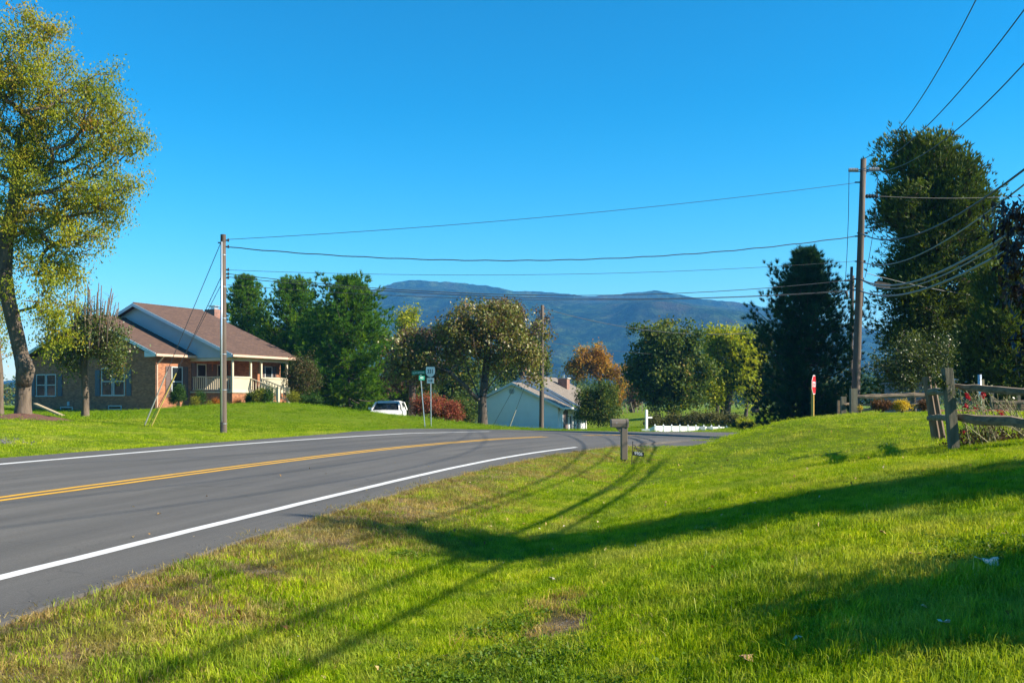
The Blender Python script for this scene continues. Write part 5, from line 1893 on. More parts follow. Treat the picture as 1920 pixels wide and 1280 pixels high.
def signs():
    # street-name post: two green blades, one along the road seen edge-lit, one facing us
    p = P(797, 798, 50)
    z = gz(p[0], p[1])
    S = thing('street_sign', 'green street name blades on a thin leaning post', 'street sign', (p[0], p[1], z), 0)
    hgt = (EYE + (HZ - 712) / F * 50) - z
    lx = (789 - 797) / F * 50
    MB().tube([(0, 0, -0.1), (lx, 0, hgt)], 0.026, 8).build('post', MAT['metal'], S)
    bl = MB().box2((-0.36, -0.006, -0.1), (0.36, 0.006, 0.1)).build('name_blade', MAT['signgreen'], S)
    bl.location = (lx - 0.12, -0.03, hgt + 0.36)
    bl.rotation_euler = (0, R(-2), R(-17))
    text_mesh('lettering', 'ALUM SPRINGS', 0.115, MAT['signwhite'], bl, (0, -0.008, 0), (R(90), 0, 0), 0.001, 0.82)
    b2 = MB().box2((-0.17, -0.006, -0.11), (0.17, 0.006, 0.11)).build('name_blade', MAT['signgreen'], S)
    b2.location = (lx + 0.05, -0.03, hgt + 0.1)
    b2.rotation_euler = (0, R(4), R(38))
    text_mesh('lettering', 'RD', 0.15, MAT['signwhite'], b2, (0, -0.008, 0), (R(90), 0, 0), 0.001, 0.9)
    MB().box2((lx - 0.03, -0.02, hgt - 0.04), (lx + 0.03, 0.02, hgt + 0.3)).build('bracket', MAT['metal'], S)
    # route marker
    p = P(808, 798, 51)
    z = gz(p[0], p[1])
    S = thing('route_sign', 'white route shield numbered 331 above a small arrow plate', 'road sign', (p[0], p[1], z), R(-15))
    k = 51 / F
    top = EYE + (HZ - 687) * k - z
    MB().tube([(0, 0.03, -0.1), (-0.03, 0.03, top - 0.1)], 0.028, 8).build('post', MAT['metal'], S)
    def shield(w, h, n=16):
        pts = [(-w * 0.86, h * 0.5), (w * 0.86, h * 0.5), (w * 0.97, h * 0.43), (w, h * 0.3)]
        for i in range(n + 1):
            a = -PI * i / n
            pts.append((w * math.cos(a), -h * 0.02 + h * 0.48 * math.sin(a)))
        pts += [(-w, h * 0.3), (-w * 0.97, h * 0.43)]
        return pts
    W, Hh = 0.245, 0.52
    MB().prism([(x, 0, zz) for x, zz in [(-0.27, 0.275), (0.27, 0.275), (0.27, -0.275), (-0.27, -0.275)]], (0, 0.006, 0)).build('black_plate', MAT['signblack'], S, loc=(-0.03, 0.0, top - 0.275))
    MB().prism([(x, 0, zz) for x, zz in shield(W, Hh)], (0, -0.004, 0)).build('shield', MAT['signwhite'], S, loc=(-0.03, -0.002, top - 0.275))
    text_mesh('route_number', '331', 0.29, MAT['signblack'], S, (-0.03, -0.009, top - 0.255), (R(90), 0, 0), 0.001, 0.78, 0.006)
    ap = MB().box2((-0.19, -0.004, -0.14), (0.19, 0.004, 0.14)).build('arrow_plate', MAT['signwhite'], S, loc=(-0.03, 0.0, top - 0.72))
    MB().add([(-0.12, -0.006, -0.018), (0.04, -0.006, -0.018), (0.04, -0.006, -0.06), (0.13, -0.006, 0.0), (0.04, -0.006, 0.06), (0.04, -0.006, 0.018), (-0.12, -0.006, 0.018)], [(0, 1, 2, 3, 4, 5, 6)]).build('arrow', MAT['signblack'], ap)
    # stop sign, seen almost edge-on
    p = P(1526, 790, 40)
    z = gz(p[0], p[1])
    S = thing('stop_sign', 'red stop sign turned nearly edge-on atop a yellowish wooden post', 'stop sign', (p[0], p[1], z), R(60))
    k = 40 / F
    zc = EYE + (HZ - 721) * k - z
    MB().box2((-0.05, 0.0, -0.2), (0.05, 0.1, zc + 0.15)).build('post', MAT['yellowpost'], S)
    oc = [(0.38 / math.cos(PI / 8) * math.cos(PI / 8 + i * PI / 4), 0, 0.38 / math.cos(PI / 8) * math.sin(PI / 8 + i * PI / 4)) for i in range(8)]
    pl = MB().prism(oc, (0, 0.006, 0)).build('white_border', MAT['signwhite'], S, loc=(0, -0.012, zc))
    MB().prism([(x * 0.93, 0, z_ * 0.93) for x, y, z_ in oc], (0, 0.003, 0)).build('red_face', MAT['red'], pl, loc=(0, -0.005, 0))
    text_mesh('lettering', 'STOP', 0.30, MAT['signwhite'], pl, (0, -0.008, 0), (R(90), 0, 0), 0.001, 0.85, 0.006)
    # letter box on its moulded post
    p = P(1170, 858, 29.4)
    z = gz(p[0], p[1])
    S = thing('letter_box', 'taupe moulded letter box on a matching square post beside the road', 'letter box', (p[0], p[1], z), R(8))
    k = 29.4 / F
    top = EYE + (HZ - 785) * k - z
    MB().box2((-0.05, -0.05, -0.2), (0.05, 0.05, 0.2)).build('ground_stake', MAT['pole'], S)
    MB().box2((-0.09, -0.09, 0.06), (0.09, 0.09, top - 0.2)).build('post', MAT['mailbox'], S, bevel=0.012)
    MB().loft([[(-0.09, -0.085, top - 0.22), (0.09, -0.085, top - 0.22), (0.09, 0.085, top - 0.22), (-0.09, 0.085, top - 0.22)],
               [(-0.09, -0.085, top - 0.42), (0.092, -0.085, top - 0.42), (0.092, 0.085, top - 0.42), (-0.09, 0.085, top - 0.42)]])
    prof = [(-0.105, 0.0), (0.105, 0.0), (0.115, 0.12), (0.10, 0.2), (0.06, 0.235), (0.0, 0.245), (-0.06, 0.235), (-0.10, 0.2), (-0.115, 0.12)]
    bx = MB().loft([[(x, y, top - 0.245 + zz) for y, zz in prof] for x in (-0.40, 0.045)]).build('box', MAT['mailbox'], S, bevel=0.01)
    MB().loft([[(0.05, y * 1.06, top - 0.25 + zz * 1.05) for y, zz in prof], [(0.105, y * 1.06, top - 0.25 + zz * 1.05) for y, zz in prof], [(0.12, y * 0.9, top - 0.235 + zz * 0.92) for y, zz in prof]]).build('front_door', MAT['mailbox'], S)
    MB().prism([(-0.09, -0.075, top - 0.25), (-0.26, -0.075, top - 0.25), (-0.09, -0.075, top - 0.40)], (0, 0.15, 0)).build('brace', MAT['mailbox'], S)
    ems = MB().add([(-0.33, -0.1125, top - 0.12), (-0.26, -0.1135, top - 0.15), (-0.15, -0.1135, top - 0.13), (-0.25, -0.1125, top - 0.105)], [(0, 1, 2, 3)])
    lm = M('postal_mark', (0.5, 0.5, 0.62), 0.5, 0.1, 10)
    mk = ems.build('postal_mark', lm, bx)
    # house number sign
    p = P(1184, 862, 28.6)
    z = gz(p[0], p[1])
    S = thing('number_sign', 'small black house number plaque reading 9906 on a thin stake', 'number sign', (p[0], p[1], z), R(2))
    k = 28.6 / F
    f = lambda py: EYE + (HZ - py) * k - z
    xr = lambda px: (px - 1184) * k
    MB().tube([(0, 0, -0.1), (xr(1186.5), 0, f(827))], 0.011, 6).build('stake', MAT['dark_metal'], S)
    q = MB().prism([(xr(1187), 0, f(845.5)), (xr(1208), 0, f(848)), (xr(1207), 0, f(856)), (xr(1186), 0, f(853))], (0, 0.012, 0)).build('plaque', MAT['signblack'], S)
    text_mesh('number', '9906', 0.14, MAT['signwhite'], q, (xr(1197), -0.004, f(850.3)), (R(90), R(7), 0), 0.001, 0.86)
    sc = MB()
    pts = [(1187.5, 833), (1191, 835), (1193, 839), (1197, 842), (1201, 844), (1206, 846.5)]
    sc.tube([(xr(a), 0, f(b)) for a, b in pts], 0.012, 5)
    sc.tube([(xr(1188), 0, f(838)), (xr(1192), 0, f(841)), (xr(1198), 0, f(846))], 0.01, 5)
    sc.tube([(xr(1188), 0, f(844)), (xr(1191), 0, f(836)), (xr(1196), 0, f(846)), (xr(1198), 0, f(843))], 0.01, 5)
    sc.build('scrollwork', MAT['dark_metal'], S)
    # white arm post by the crossroads
    p = P(1212, 806, 66)
    z = gz(p[0], p[1])
    S = thing('arm_post', 'white wooden post with a short arm beside the far road', 'post', (p[0], p[1], z), R(20))
    k = 66 / F
    top = EYE + (HZ - 769) * k - z
    MB().box2((-0.075, -0.075, -0.2), (0.075, 0.075, top)).box2((-0.06, -0.06, top), (0.06, 0.06, top + 0.05)).build('post', MAT['vinyl'], S)
    MB().box2((0.078, -0.04, top - 0.52), (0.42, 0.04, top - 0.43)).build('arm', MAT['vinyl'], S)


signs()


# ------------------------------------------------------------------ utility poles and wires
WIRES = []


def wire(name, pts, r, label, mat='wire', group='overhead wires', cat='wire', n=5):
    o = MB().tube(pts, r, n, False).build(name, MAT[mat], None, True)
    tag(o, label, cat, group)
    return o


def sag(a, b, s, n=24):
    a, b = np.array(a), np.array(b)
    t = np.linspace(0, 1, n + 1)[:, None]
    q = a + (b - a) * t
    q[:, 2] -= (4 * s * t * (1 - t))[:, 0]
    return q


def pole(name, label, base, top, r0, r1, mat, cat='utility pole', n=12):
    base, top = np.array(base, float), np.array(top, float)
    S = thing(name, label, cat, tuple(base), 0, 'utility poles')
    d = top - base
    MB().tube([(d * t) for t in (-0.03, 0.0, 0.25, 0.5, 0.75, 1.0)], [r0, r0, r0 + (r1 - r0) * 0.25, r0 + (r1 - r0) * 0.5, r0 + (r1 - r0) * 0.75, r1], n).build('shaft', MAT[mat], S, True)
    return S, d


def poles():
    # left stub pole with a bright conduit down its face
    dL = 36.0
    b = B(419, 811, dL, 0.0)
    L, d = pole('utility_pole', 'short pole with a bright metal conduit beside the brick house lawn', b, P(418.5, 441, dL), 0.125, 0.095, 'pole')
    off = np.array([-0.035, -0.118, 0])
    MB().tube([off * 1.02 + [0, 0, 0.35], d * 0.5 + off * 0.93, d * 0.965 + off * 0.82], [0.034, 0.032, 0.03], 8).build('conduit', MAT['conduit'], L, True)
    MB().tube([off * 1.02 + [0.012, 0, -0.05], off * 1.02 + [0.012, 0, 0.42]], 0.06, 8).build('conduit_boot', MAT['dark_metal'], L)
    cp = MB().tube([d * 0.965, d * 1.003], [0.1, 0.098], 12)
    cp.build('pole_cap', MAT['pole_dark'], L)
    for k in (0.05, 0.22, 0.4, 0.58, 0.74, 0.9):
        MB().tube([d * k + [0, 0, -0.012], d * k + [0, 0, 0.012]], 0.125 + (0.095 - 0.125) * k + 0.012, 12).build('strap', MAT['metal'], L)
    hw = MB()
    for py in (450, 462, 505, 513, 520):
        z = EYE + (HZ - py) / F * dL - b[2]
        hw.bar((-0.02, -0.02, z), (0.2, 0.02, z - 0.02), 0.035, 0.05)
        hw.tube([(0.17, 0.02, z - 0.06), (0.17, 0.02, z + 0.05)], 0.03, 6)
    hw.bar((-0.2, 0, EYE + (HZ - 455) / F * dL - b[2]), (0, 0, EYE + (HZ - 455) / F * dL - b[2]), 0.04, 0.04)
    hw.build('insulator', MAT['dark_metal'], L)
    # right tall pole
    dR = 40.0
    bR = B(1603, 775, dR, 0.0)
    topR = P(1619, 298, dR)
    Rp, d = pole('utility_pole', 'tall weathered utility pole in front of the tall cedar', bR, topR, 0.17, 0.11, 'pole', n=14)
    rel = lambda px, py, dd=dR: P(px, py, dd) - bR
    def spool(px0, px1, py, n, r, nm='insulator', mat='porcelain'):
        m = MB()
        a, c = rel(px0, py), rel(px1, py)
        m.tube([a, c], r * 0.45, 6)
        for k in range(n):
            t = (k + 0.5) / n
            q = a + (c - a) * t
            h = (c - a) / n * 0.3
            m.tube([q - h, q + h], r, 9)
        m.build(nm, MAT[mat], Rp)
    spool(1591, 1609, 319, 6, 0.085)
    spool(1629, 1648, 318, 6, 0.085)
    MB().bar(rel(1609, 319), rel(1630, 318), 0.03, 0.04).bar(rel(1606, 322), rel(1630, 322), 0.03, 0.03).build('insulator_bracket', MAT['dark_metal'], Rp)
    spool(1623, 1646, 368, 4, 0.085, mat='dark_metal')
    hw = MB()
    for px, py in ((1612, 342), (1616, 437), (1612, 443), (1612, 490), (1609, 523), (1608, 543)):
        a = rel(px - 9, py)
        hw.bar(a, rel(px + 10, py), 0.05, 0.05)
        hw.tube([rel(px + 9, py + 2), rel(px + 9, py - 2)], 0.05, 6)
    hw.build('bracket', MAT['dark_metal'], Rp)
    MB().tube([rel(1592, 320), rel(1591, 400), rel(1588, 480), rel(1583, 560)], 0.012, 5).build('down_wire', MAT['wire'], Rp)
    MB().tube([rel(1646, 330), rel(1640, 420), rel(1630, 480), rel(1622, 520)], 0.012, 5).build('down_wire', MAT['wire'], Rp)
    MB().tube([rel(1646, 318), rel(1640, 308), rel(1634, 322)], 0.03, 5).build('cutout_switch', MAT['dark_metal'], Rp)
    MB().bar(rel(1597, 500), rel(1595, 560), 0.1, 0.05).bar(rel(1617, 548), rel(1615, 575), 0.1, 0.1).build('splice_case', MAT['dark_metal'], Rp)
    MB().bar(rel(1640, 532), rel(1668, 537), 0.16, 0.2).build('splice_box', MAT['pole'], Rp)
    # second pole further down the road
    d2 = 74.0
    b2 = B(1593, 790, d2, 0.0)
    Q, d = pole('utility_pole', 'thinner pole just left of the tall weathered pole and further away', b2, P(1599, 517, d2), 0.17, 0.12, 'pole_dark')
    r2 = lambda px, py: P(px, py, d2) - b2
    MB().bar(r2(1583, 526), r2(1597, 526), 0.14, 0.14).tube([r2(1586, 545), r2(1589, 556)], 0.11, 8).bar(r2(1589, 543), r2(1598, 540), 0.05, 0.05).build('cutout_switch', MAT['dark_metal'], Q)
    # pole in front of the pale house
    dM = 72.0
    bM = B(1015, 800, dM, 0.0)
    Mp, d = pole('utility_pole', 'pale weathered pole standing in front of the pale house', bM, P(1017, 572, dM), 0.17, 0.12, 'pole')
    rM = lambda px, py: P(px, py, dM) - bM
    MB().bar(rM(1014, 577), rM(1021, 577), 0.08, 0.08).bar(rM(1014, 640), rM(1020, 640), 0.08, 0.08).tube([rM(1020, 600), rM(1019, 790)], 0.03, 6).build('bracket', MAT['dark_metal'], Mp)
    # next pole of the line, close beside the camera and out of view
    bB = np.array([4.9, -6.0, gz(4.9, -6.0)])
    Bp, d = pole('utility_pole', 'pole of the same line out of view beside the right-hand lawn', bB, bB + [0, 0, 11.2], 0.19, 0.12, 'pole')
    # --- spans between left and right pole
    pr = lambda py: P(1611, py, dR)
    pl = lambda py: P(426, py, dL)
    wire('overhead_wire', sag(pl(449), pr(342), 0.24), 0.010, 'topmost thin wire from the bright pole to the tall pole')
    # twisted pair
    q = sag(pl(463), pr(442), 0.72, 60)
    q[:, 2] += np.sin(np.arange(61) * 1.7) * 0.012
    wire('overhead_wire', q, 0.019, 'thick wavy cable sagging between the bright pole and the tall pole')
    wire('overhead_wire', sag(pl(506), pr(489), 0.35), 0.008, 'thin wire below the thick wavy cable')
    wire('overhead_wire', sag(pl(513), pr(523), 0.72), 0.013, 'upper of the low sagging cables across the ridge')
    wire('overhead_wire', sag(pl(519), pr(543), 0.56), 0.013, 'middle of the low sagging cables across the ridge')
    wire('overhead_wire', sag(pl(534), pr(545), 0.46), 0.009, 'lowest thin cable of the low sagging group')
    # --- lines from the tall pole past the camera
    def line_by(zpx, pts, n=60, zB=None):
        x0, y0 = P(1613, 500, dR)[0], dR
        x1, y1 = 4.9, -6.0
        zA = P(1613, zpx, dR)[2]
        rows, rhs = [], []
        for px, py in pts:
            k = (px - 960) / F
            t = (x0 - k * y0) / ((x0 - x1) - k * (y0 - y1))
            Y = y0 + (y1 - y0) * t
            z = EYE + (HZ - py) / F * Y
            rows.append([t * t, t])
            rhs.append(z - zA)
        c3 = 0.0
        if zB is None:
            a, b_ = np.linalg.solve(np.array(rows), np.array(rhs))
        else:
            rows = [[r_[1] ** 3] + r_ for r_ in rows] + [[1, 1, 1]]
            c3, a, b_ = np.linalg.solve(np.array(rows), np.array(rhs + [zB - zA]))
        t = np.linspace(0, 1, n + 1)
        return np.stack([x0 + (x1 - x0) * t, y0 + (y1 - y0) * t, np.clip(zA + c3 * t ** 3 + a * t * t + b_ * t, 3.2, 14)], 1)
    wire('overhead_wire', line_by(300, [(1720, 195), (1830, 0)]), 0.014, 'uppermost power line rising to the top right corner')
    wire('overhead_wire', line_by(318, [(1715, 258), (1918, 22)]), 0.014, 'second power line rising to the top right corner')
    wire('overhead_wire', line_by(318, [(1780, 255), (1918, 122)]), 0.014, 'third power line rising towards the right edge')
    wire('overhead_wire', line_by(437, [(1700, 445), (1915, 322)], zB=7.8), 0.024, 'thick twisted cable rising to the right across the cedar')
    wire('overhead_wire', line_by(490, [(1700, 487), (1900, 362)], zB=7.2), 0.018, 'cable rising to the right below the twisted cable', 'wire_light')
    wire('overhead_wire', line_by(523, [(1720, 526), (1870, 452)], zB=6.6), 0.031, 'upper of the three low cables crossing the cedar', 'wire_light')
    wire('overhead_wire', line_by(523, [(1730, 531), (1872, 459)], zB=6.45), 0.02, 'middle of the three low cables crossing the cedar', 'wire_light')
    wire('overhead_wire', line_by(545, [(1730, 543), (1870, 480)], zB=6.0), 0.031, 'lowest of the three low cables crossing the cedar', 'wire_light')
    wire('overhead_wire', sag(P(1646, 368, dR), P(2250, 318, 44), 0.5), 0.013, 'straight thin wire leaving the tall pole to the right')
    wire('overhead_wire', sag(P(1625, 512, dR), P(2250, 535, 44), 0.9), 0.012, 'slack thin wire leaving the tall pole to the right', 'wire_light')
    # service drop from the pole by the pale house to the trees
    wire('overhead_wire', sag(P(1018, 578, dM), P(1500, 610, 92), 1.3), 0.02, 'service wire dropping right from the pale pole')
    wire('overhead_wire', sag(P(1018, 640, dM), P(1480, 660, 100), 0.7), 0.012, 'faint wire right of the pale pole above the orange tree')
    # --- guy wires of the left pole with guards at the anchors
    for k, (ax, ay, ty, mt, lab) in enumerate([(270, 800, 455, 'guard_grey', 'grey guarded guy wire leaning left from the bright pole'), (283, 798, 520, 'guard', 'yellow guarded guy wire leaning left from the bright pole')]):
        a = B(ax, ay, dL, 0.0)
        t = P(414, ty, dL)
        Gy = thing('guy_wire', lab, 'guy wire', tuple(a), 0, 'guy wires')
        dv = t - a
        MB().tube([np.zeros(3) - dv * 0.01, dv], 0.012, 5, False).build('cable', MAT['wire'], Gy)
        ln = 2.15 / np.linalg.norm(dv)
        MB().tube([dv * 0.01, dv * ln], 0.024, 8).build('guard', MAT[mt], Gy)
    a = B(277, 800, dL, 0.0)
    o = MB().tube([a, P(414, 535, dL)], 0.01, 5, False).build('guy_wire', MAT['wire'])
    tag(o, 'lowest unguarded guy wire of the bright pole', 'guy wire', 'guy wires')
    # guys of the pale-house pole
    for px, py, ty, mt, lab in [(917, 800, 640, None, 'dark guy wire crossing the pale gable'), (951, 800, 650, 'guard', 'yellowish guarded guy wire crossing the pale gable')]:
        a = B(px, py, dM, 0.0)
        t = P(1012, ty, dM)
        Gy = thing('guy_wire', lab, 'guy wire', tuple(a), 0, 'guy wires')
        dv = t - a
        MB().tube([np.zeros(3), dv], 0.016, 5, False).build('cable', MAT['wire'], Gy)
        if mt:
            MB().tube([dv * 0.01, dv * 0.27], 0.045, 8).build('guard', MAT['guard_grey'], Gy)


poles()


# ------------------------------------------------------------------ fences
def split_rail(mb, a, b, w, h, rng, taper=0.55):
    """rough split rail with an uneven outline"""
    a, b = np.array(a, float), np.array(b, float)
    n = 9
    rings = []
    d = (b - a) / np.linalg.norm(b - a)
    s = np.cross(d, [0, 0, 1.0])
    s /= np.linalg.norm(s)
    up = np.cross(s, d)
    k6 = [(-0.5, -0.2), (-0.3, -0.5), (0.35, -0.48), (0.5, -0.1), (0.4, 0.42), (-0.25, 0.5)]
    for i in range(n + 1):
        t = i / n
        e = taper + (1 - taper) * min(1, min(t, 1 - t) * 7)
        c = a + (b - a) * t + s * rng.normal(0, 0.008) + up * rng.normal(0, 0.009)
        rings.append([c + s * (x * w * e * (1 + rng.normal(0, 0.06))) + up * (z * h * e * (1 + rng.normal(0, 0.06))) for x, z in k6])
    mb.loft(rings)
    return mb


def fences():
    rng = np.random.default_rng(31)
    # near fence at the right edge
    b1 = hit(1789, 843)
    base = np.array([b1[0], b1[1], gz(b1[0], b1[1])])
    d1 = b1[1]
    k = d1 / F
    Fn = thing('rail_fence', 'weathered split rail fence with red roses at the right edge', 'fence', tuple(base), 0)
    top = EYE + (HZ - 690) * k - base[2]
    lean = (1776 - 1789) * k
    MB().loft([[(lean * t + x * 0.076, y * 0.08, z) for x, y in ((-0.9, -1), (0.9, -1), (1, -0.8), (1, 0.8), (0.8, 1), (-0.8, 1), (-1, 0.8), (-1, -0.8))] for t, z in ((0, -0.2), (0.0, 0.0), (0.5, top * 0.5), (1, top * 0.96), (1.02, top))]).build('post', MAT['post'], Fn)
    b2 = np.array(hit(1762, 826))
    k2 = b2[1] / F
    tp2 = EYE + (HZ - 706) * k2 - gz(b2[0], b2[1])
    o2 = b2 - base
    mb = MB()
    l2 = (1743 - 1764) * k2
    for dx, dw, hh in ((-0.045, 0.07, 1.0), (0.075, 0.055, 0.93)):
        mb.loft([[(o2[0] + dx + l2 * t + x * dw * (1 + 0.1 * math.sin(7 * t)), o2[1] + y * dw * 1.4, o2[2] - 0.1 + (tp2 + 0.1) * t * hh) for x, y in ((-1, -0.8), (0.2, -1), (1, -0.5), (0.9, 0.7), (-0.3, 1), (-1, 0.5))] for t in (0, 0.2, 0.4, 0.55, 0.7, 0.85, 1.0)])
    mb.build('post', MAT['post_brown'], Fn)
    # rails: run right from the near post, coming slightly towards us
    for yl, yr, w, h in ((723, 742, 0.11, 0.12), (782, 797, 0.14, 0.165)):
        a = P(1790, yl, d1 + 0.1)
        c = P(1985, yr, d1 - 0.9)
        split_rail(MB(), a - base, c - base, w, h, rng).build('rail', MAT['rail'], Fn)
    for ya, yb, w, h in ((734, 733, 0.13, 0.13), (783, 783, 0.12, 0.11)):
        a, c = P(1743, ya, b2[1] - 0.05), P(1786, yb, d1 + 0.16)
        split_rail(MB(), a - base, c - base, w, h, rng, 0.9).build('rail_end', MAT['post'], Fn)
    pr = P(1985, 850, d1 - 0.9)
    zz = gz(pr[0], pr[1])
    MB().box2((pr[0] - base[0] - 0.08, pr[1] - base[1] - 0.08, zz - base[2] - 0.2), (pr[0] - base[0] + 0.08, pr[1] - base[1] + 0.08, zz - base[2] + top * 0.95)).build('post', MAT['post'], Fn)
    # back fence on the crest
    dB = 33.0
    b3 = P(1607, 780, dB)
    base3 = np.array([b3[0], b3[1], gz(b3[0], b3[1])])
    Fb = thing('rail_fence', 'weathered split rail fence on the lawn crest beside the tall pole', 'fence', tuple(base3), 0)
    for px, ty, wd, mt, dd in ((1573, 750, 0.06, 'rail', 0.7), (1581, 743, 0.085, 'post', 0.5), (1600, 728, 0.11, 'post', 0.0), (1738, 738, 0.09, 'post', 0.2)):
        p = P(px, 780, dB + dd)
        zt = EYE + (HZ - ty) / F * (dB + dd)
        zb = gz(p[0], p[1])
        MB().loft([[(p[0] - base3[0] + x * wd, p[1] - base3[1] + y * wd, z - base3[2]) for x, y in ((-1, -1), (1, -0.9), (0.95, 1), (-0.9, 0.95))] for z in (zb - 0.2, zb + 0.3, zt - 0.06, zt)]).build('post', MAT[mt], Fb)
    for xa, ya, xb, yb, w, h, dd in ((1606, 744, 1742, 739, 0.12, 0.15, -0.05), (1606, 758.5, 1742, 757.5, 0.1, 0.1, 0.05), (1606, 768.5, 1742, 761, 0.1, 0.1, 0.12), (1582, 757, 1606, 758, 0.09, 0.09, 0.35)):
        a, c = P(xa, ya, dB + dd), P(xb, yb, dB + dd + 0.1)
        split_rail(MB(), a - base3, c - base3, w, h, rng).build('rail', MAT['rail'], Fb)
    # far fence at the right
    dF = 36.0
    b4 = P(1888, 780, dF)
    base4 = np.array([b4[0], b4[1], gz(b4[0], b4[1])])
    Ff = thing('rail_fence', 'far split rail fence above the low brick wall at the right edge', 'fence', tuple(base4), 0)
    for xa, ya, xb, yb, w, h in ((1862, 753.5, 1960, 754, 0.1, 0.13), (1862, 771, 1960, 772, 0.08, 0.08)):
        a, c = P(xa, ya, dF), P(xb, yb, dF)
        split_rail(MB(), a - base4, c - base4, w, h, rng).build('rail', MAT['rail'], Ff)
    for px in (1862, 1912, 1960):
        p = P(px, 780, dF)
        zb = gz(p[0], p[1])
        MB().box((p[0] - base4[0], p[1] - base4[1] + 0.09, zb - base4[2] + 0.4), (0.11, 0.11, 1.05)).build('post', MAT['post'], Ff)
    first = None
    n = 26
    for i in range(n):
        p = P(1866 + i * 3.6, 770, dF + 0.35)
        zb = EYE + (HZ - 772) / F * dF
        if first is None:
            first = MB().prism([(-0.028, 0, 0), (0.028, 0, 0), (0.028, 0, 0.26), (0, 0, 0.31), (-0.028, 0, 0.26)], (0, 0.02, 0)).build('picket', MAT['rail'], Ff)
            c = first
        else:
            c = clone(first, Ff)
        c.location = (p[0] - base4[0], p[1] - base4[1], zb - base4[2])
    # low brick wall
    dW = 32.0
    p0, p1 = P(1762, 780, dW), P(1882, 780, dW)
    zb = gz((p0[0] + p1[0]) / 2, dW)
    zt = EYE + (HZ - 768) / F * dW
    W = thing('brick_wall', 'low pink brick garden wall behind the rose bush', 'wall', (p0[0], dW, zb), 0)
    L = p1[0] - p0[0]
    MB().box2((0, 0.012, -0.15), (L, 0.24, zt - zb - 0.04)).build('mortar_core', MAT['concrete'], W)
    bw, bh = 0.21, 0.075
    first = None
    z = -0.02
    row = 0
    while z < zt - zb - 0.05:
        x = -0.1 if row % 2 else 0.0
        while x < L - 0.05:
            if first is None:
                first = MB().box2((0.006, 0.0, 0.005), (bw - 0.006, 0.25, bh - 0.006)).build('brick', MAT['pinkbrick_plain'], W)
                c = first
            else:
                c = clone(first, W)
            c.location = (max(x, 0), RNG.normal(0, 0.003), z)
            x += bw
        z += bh
        row += 1
    # metal pipe post and short wooden post by the wall
    p = B(1838, 775, 30, 0.1)
    zt = EYE + (HZ - 702) / F * 30
    o = MB().tube([p, (p[0] - 0.02, p[1], zt)], 0.055, 10).build('pipe_post', MAT['conduit'], None, True)
    tag(o, 'shiny metal pipe standing among the roses', 'pipe')
    p = B(1843, 775, 33, 0.1)
    zt = EYE + (HZ - 711) / F * 33
    o = MB().bar(p, (p[0] - 0.02, p[1], zt), 0.09, 0.09).build('wooden_post', MAT['plank'])
    tag(o, 'short pale wooden post behind the metal pipe', 'post')
    # picnic table and grey shed behind the crest fence
    dT = 36
    t0 = P(1690, 780, dT)
    zb = gz(t0[0], t0[1])
    T = thing('picnic_table', 'weathered picnic table behind the crest fence', 'table', (t0[0], t0[1], zb), R(8))
    zt = 0.42
    for k in range(4):
        MB().box2((-0.95, -0.36 + k * 0.19, zt - 0.04), (0.95, -0.36 + k * 0.19 + 0.17, zt)).build('plank', MAT['rail'], T)
    for sx in (-0.7, 0.7):
        MB().bar((sx, -0.55, -0.3), (sx, -0.15, zt - 0.04), 0.06, 0.09).bar((sx, 0.55, -0.3), (sx, 0.15, zt - 0.04), 0.06, 0.09).build('leg', MAT['rail'], T)
    MB().box2((-0.95, -0.8, zt - 0.3), (0.95, -0.6, zt - 0.26)).build('bench', MAT['rail'], T)
    dS = 41
    s0 = P(1717, 780, dS)
    zb = gz(s0[0], s0[1])
    zt = EYE + (HZ - 714) / F * dS - zb
    Sh = thing('shed', 'small grey board shed half hidden by the glossy tree', 'shed', (s0[0], s0[1], zb), R(12))
    MB().box2((-0.66, 0.02, -0.1), (0.66, 1.2, zt - 0.12)).build('wall', MAT['shed'], Sh)
    for k in range(7):
        MB().box2((-0.66 + k * 0.19, 0.0, -0.1), (-0.66 + k * 0.19 + 0.17, 0.025, zt - 0.1 + 0.02 * (k % 2))).build('board', MAT['shed'], Sh)
    MB().prism([(-0.75, -0.1, zt - 0.12), (0.75, -0.1, zt - 0.12), (0.75, -0.1, zt - 0.05), (-0.75, -0.1, zt - 0.05)], (0, 1.4, 0)).build('roof', MAT['shed'], Sh)
    # flowers on the crest
    for nm, px, py, d, bl, g, lab, sd, n in [('chrysanthemum', 1727, 782, 31, [(1686, 775, 10, 7), (1696, 775, 10, 7)], 'yellow', 'yellow mound of flowers under the crest fence', 1, 60),
                                             ('chrysanthemum', 1655, 782, 31, [(1645, 774, 10, 6), (1658, 774, 12, 7)], 'rust', 'rust-brown mound of flowers left of the yellow one', 2, 60),
                                             ('chrysanthemum', 1735, 782, 31.5, [(1733, 772, 10, 8)], 'rust', 'brown faded flowers behind the split brown post', 3, 40)]:
        bb = np.mean([P(b_[0], b_[1], d) for b_ in bl], axis=0)
        px0 = np.mean([b_[0] for b_ in bl])
        bush(nm, lab, px0, 782, d, bl, G[g], 'flowers', n, 60, 0.06, 0.035, 300 + sd, wid=0.9)
    bush('flower_clump', 'tiny yellow flower clump beside the grey gate post', 1613, 783, 32, [(1613, 780, 4, 3)], G['yellow'], 'flowers', 12, 30, 0.04, 0.03, 305)
    # white fence at the crossroads
    dV = 63.0
    xs0, xs1 = P(1228, 800, dV), P(1376, 800, dV + 5)
    base5 = np.array([xs0[0], xs0[1], surf(xs0[0], xs0[1])])
    Fw = thing('white_fence', 'low white board fence with little pointed posts by the crossroads', 'fence', tuple(base5), 0)
    n = 10
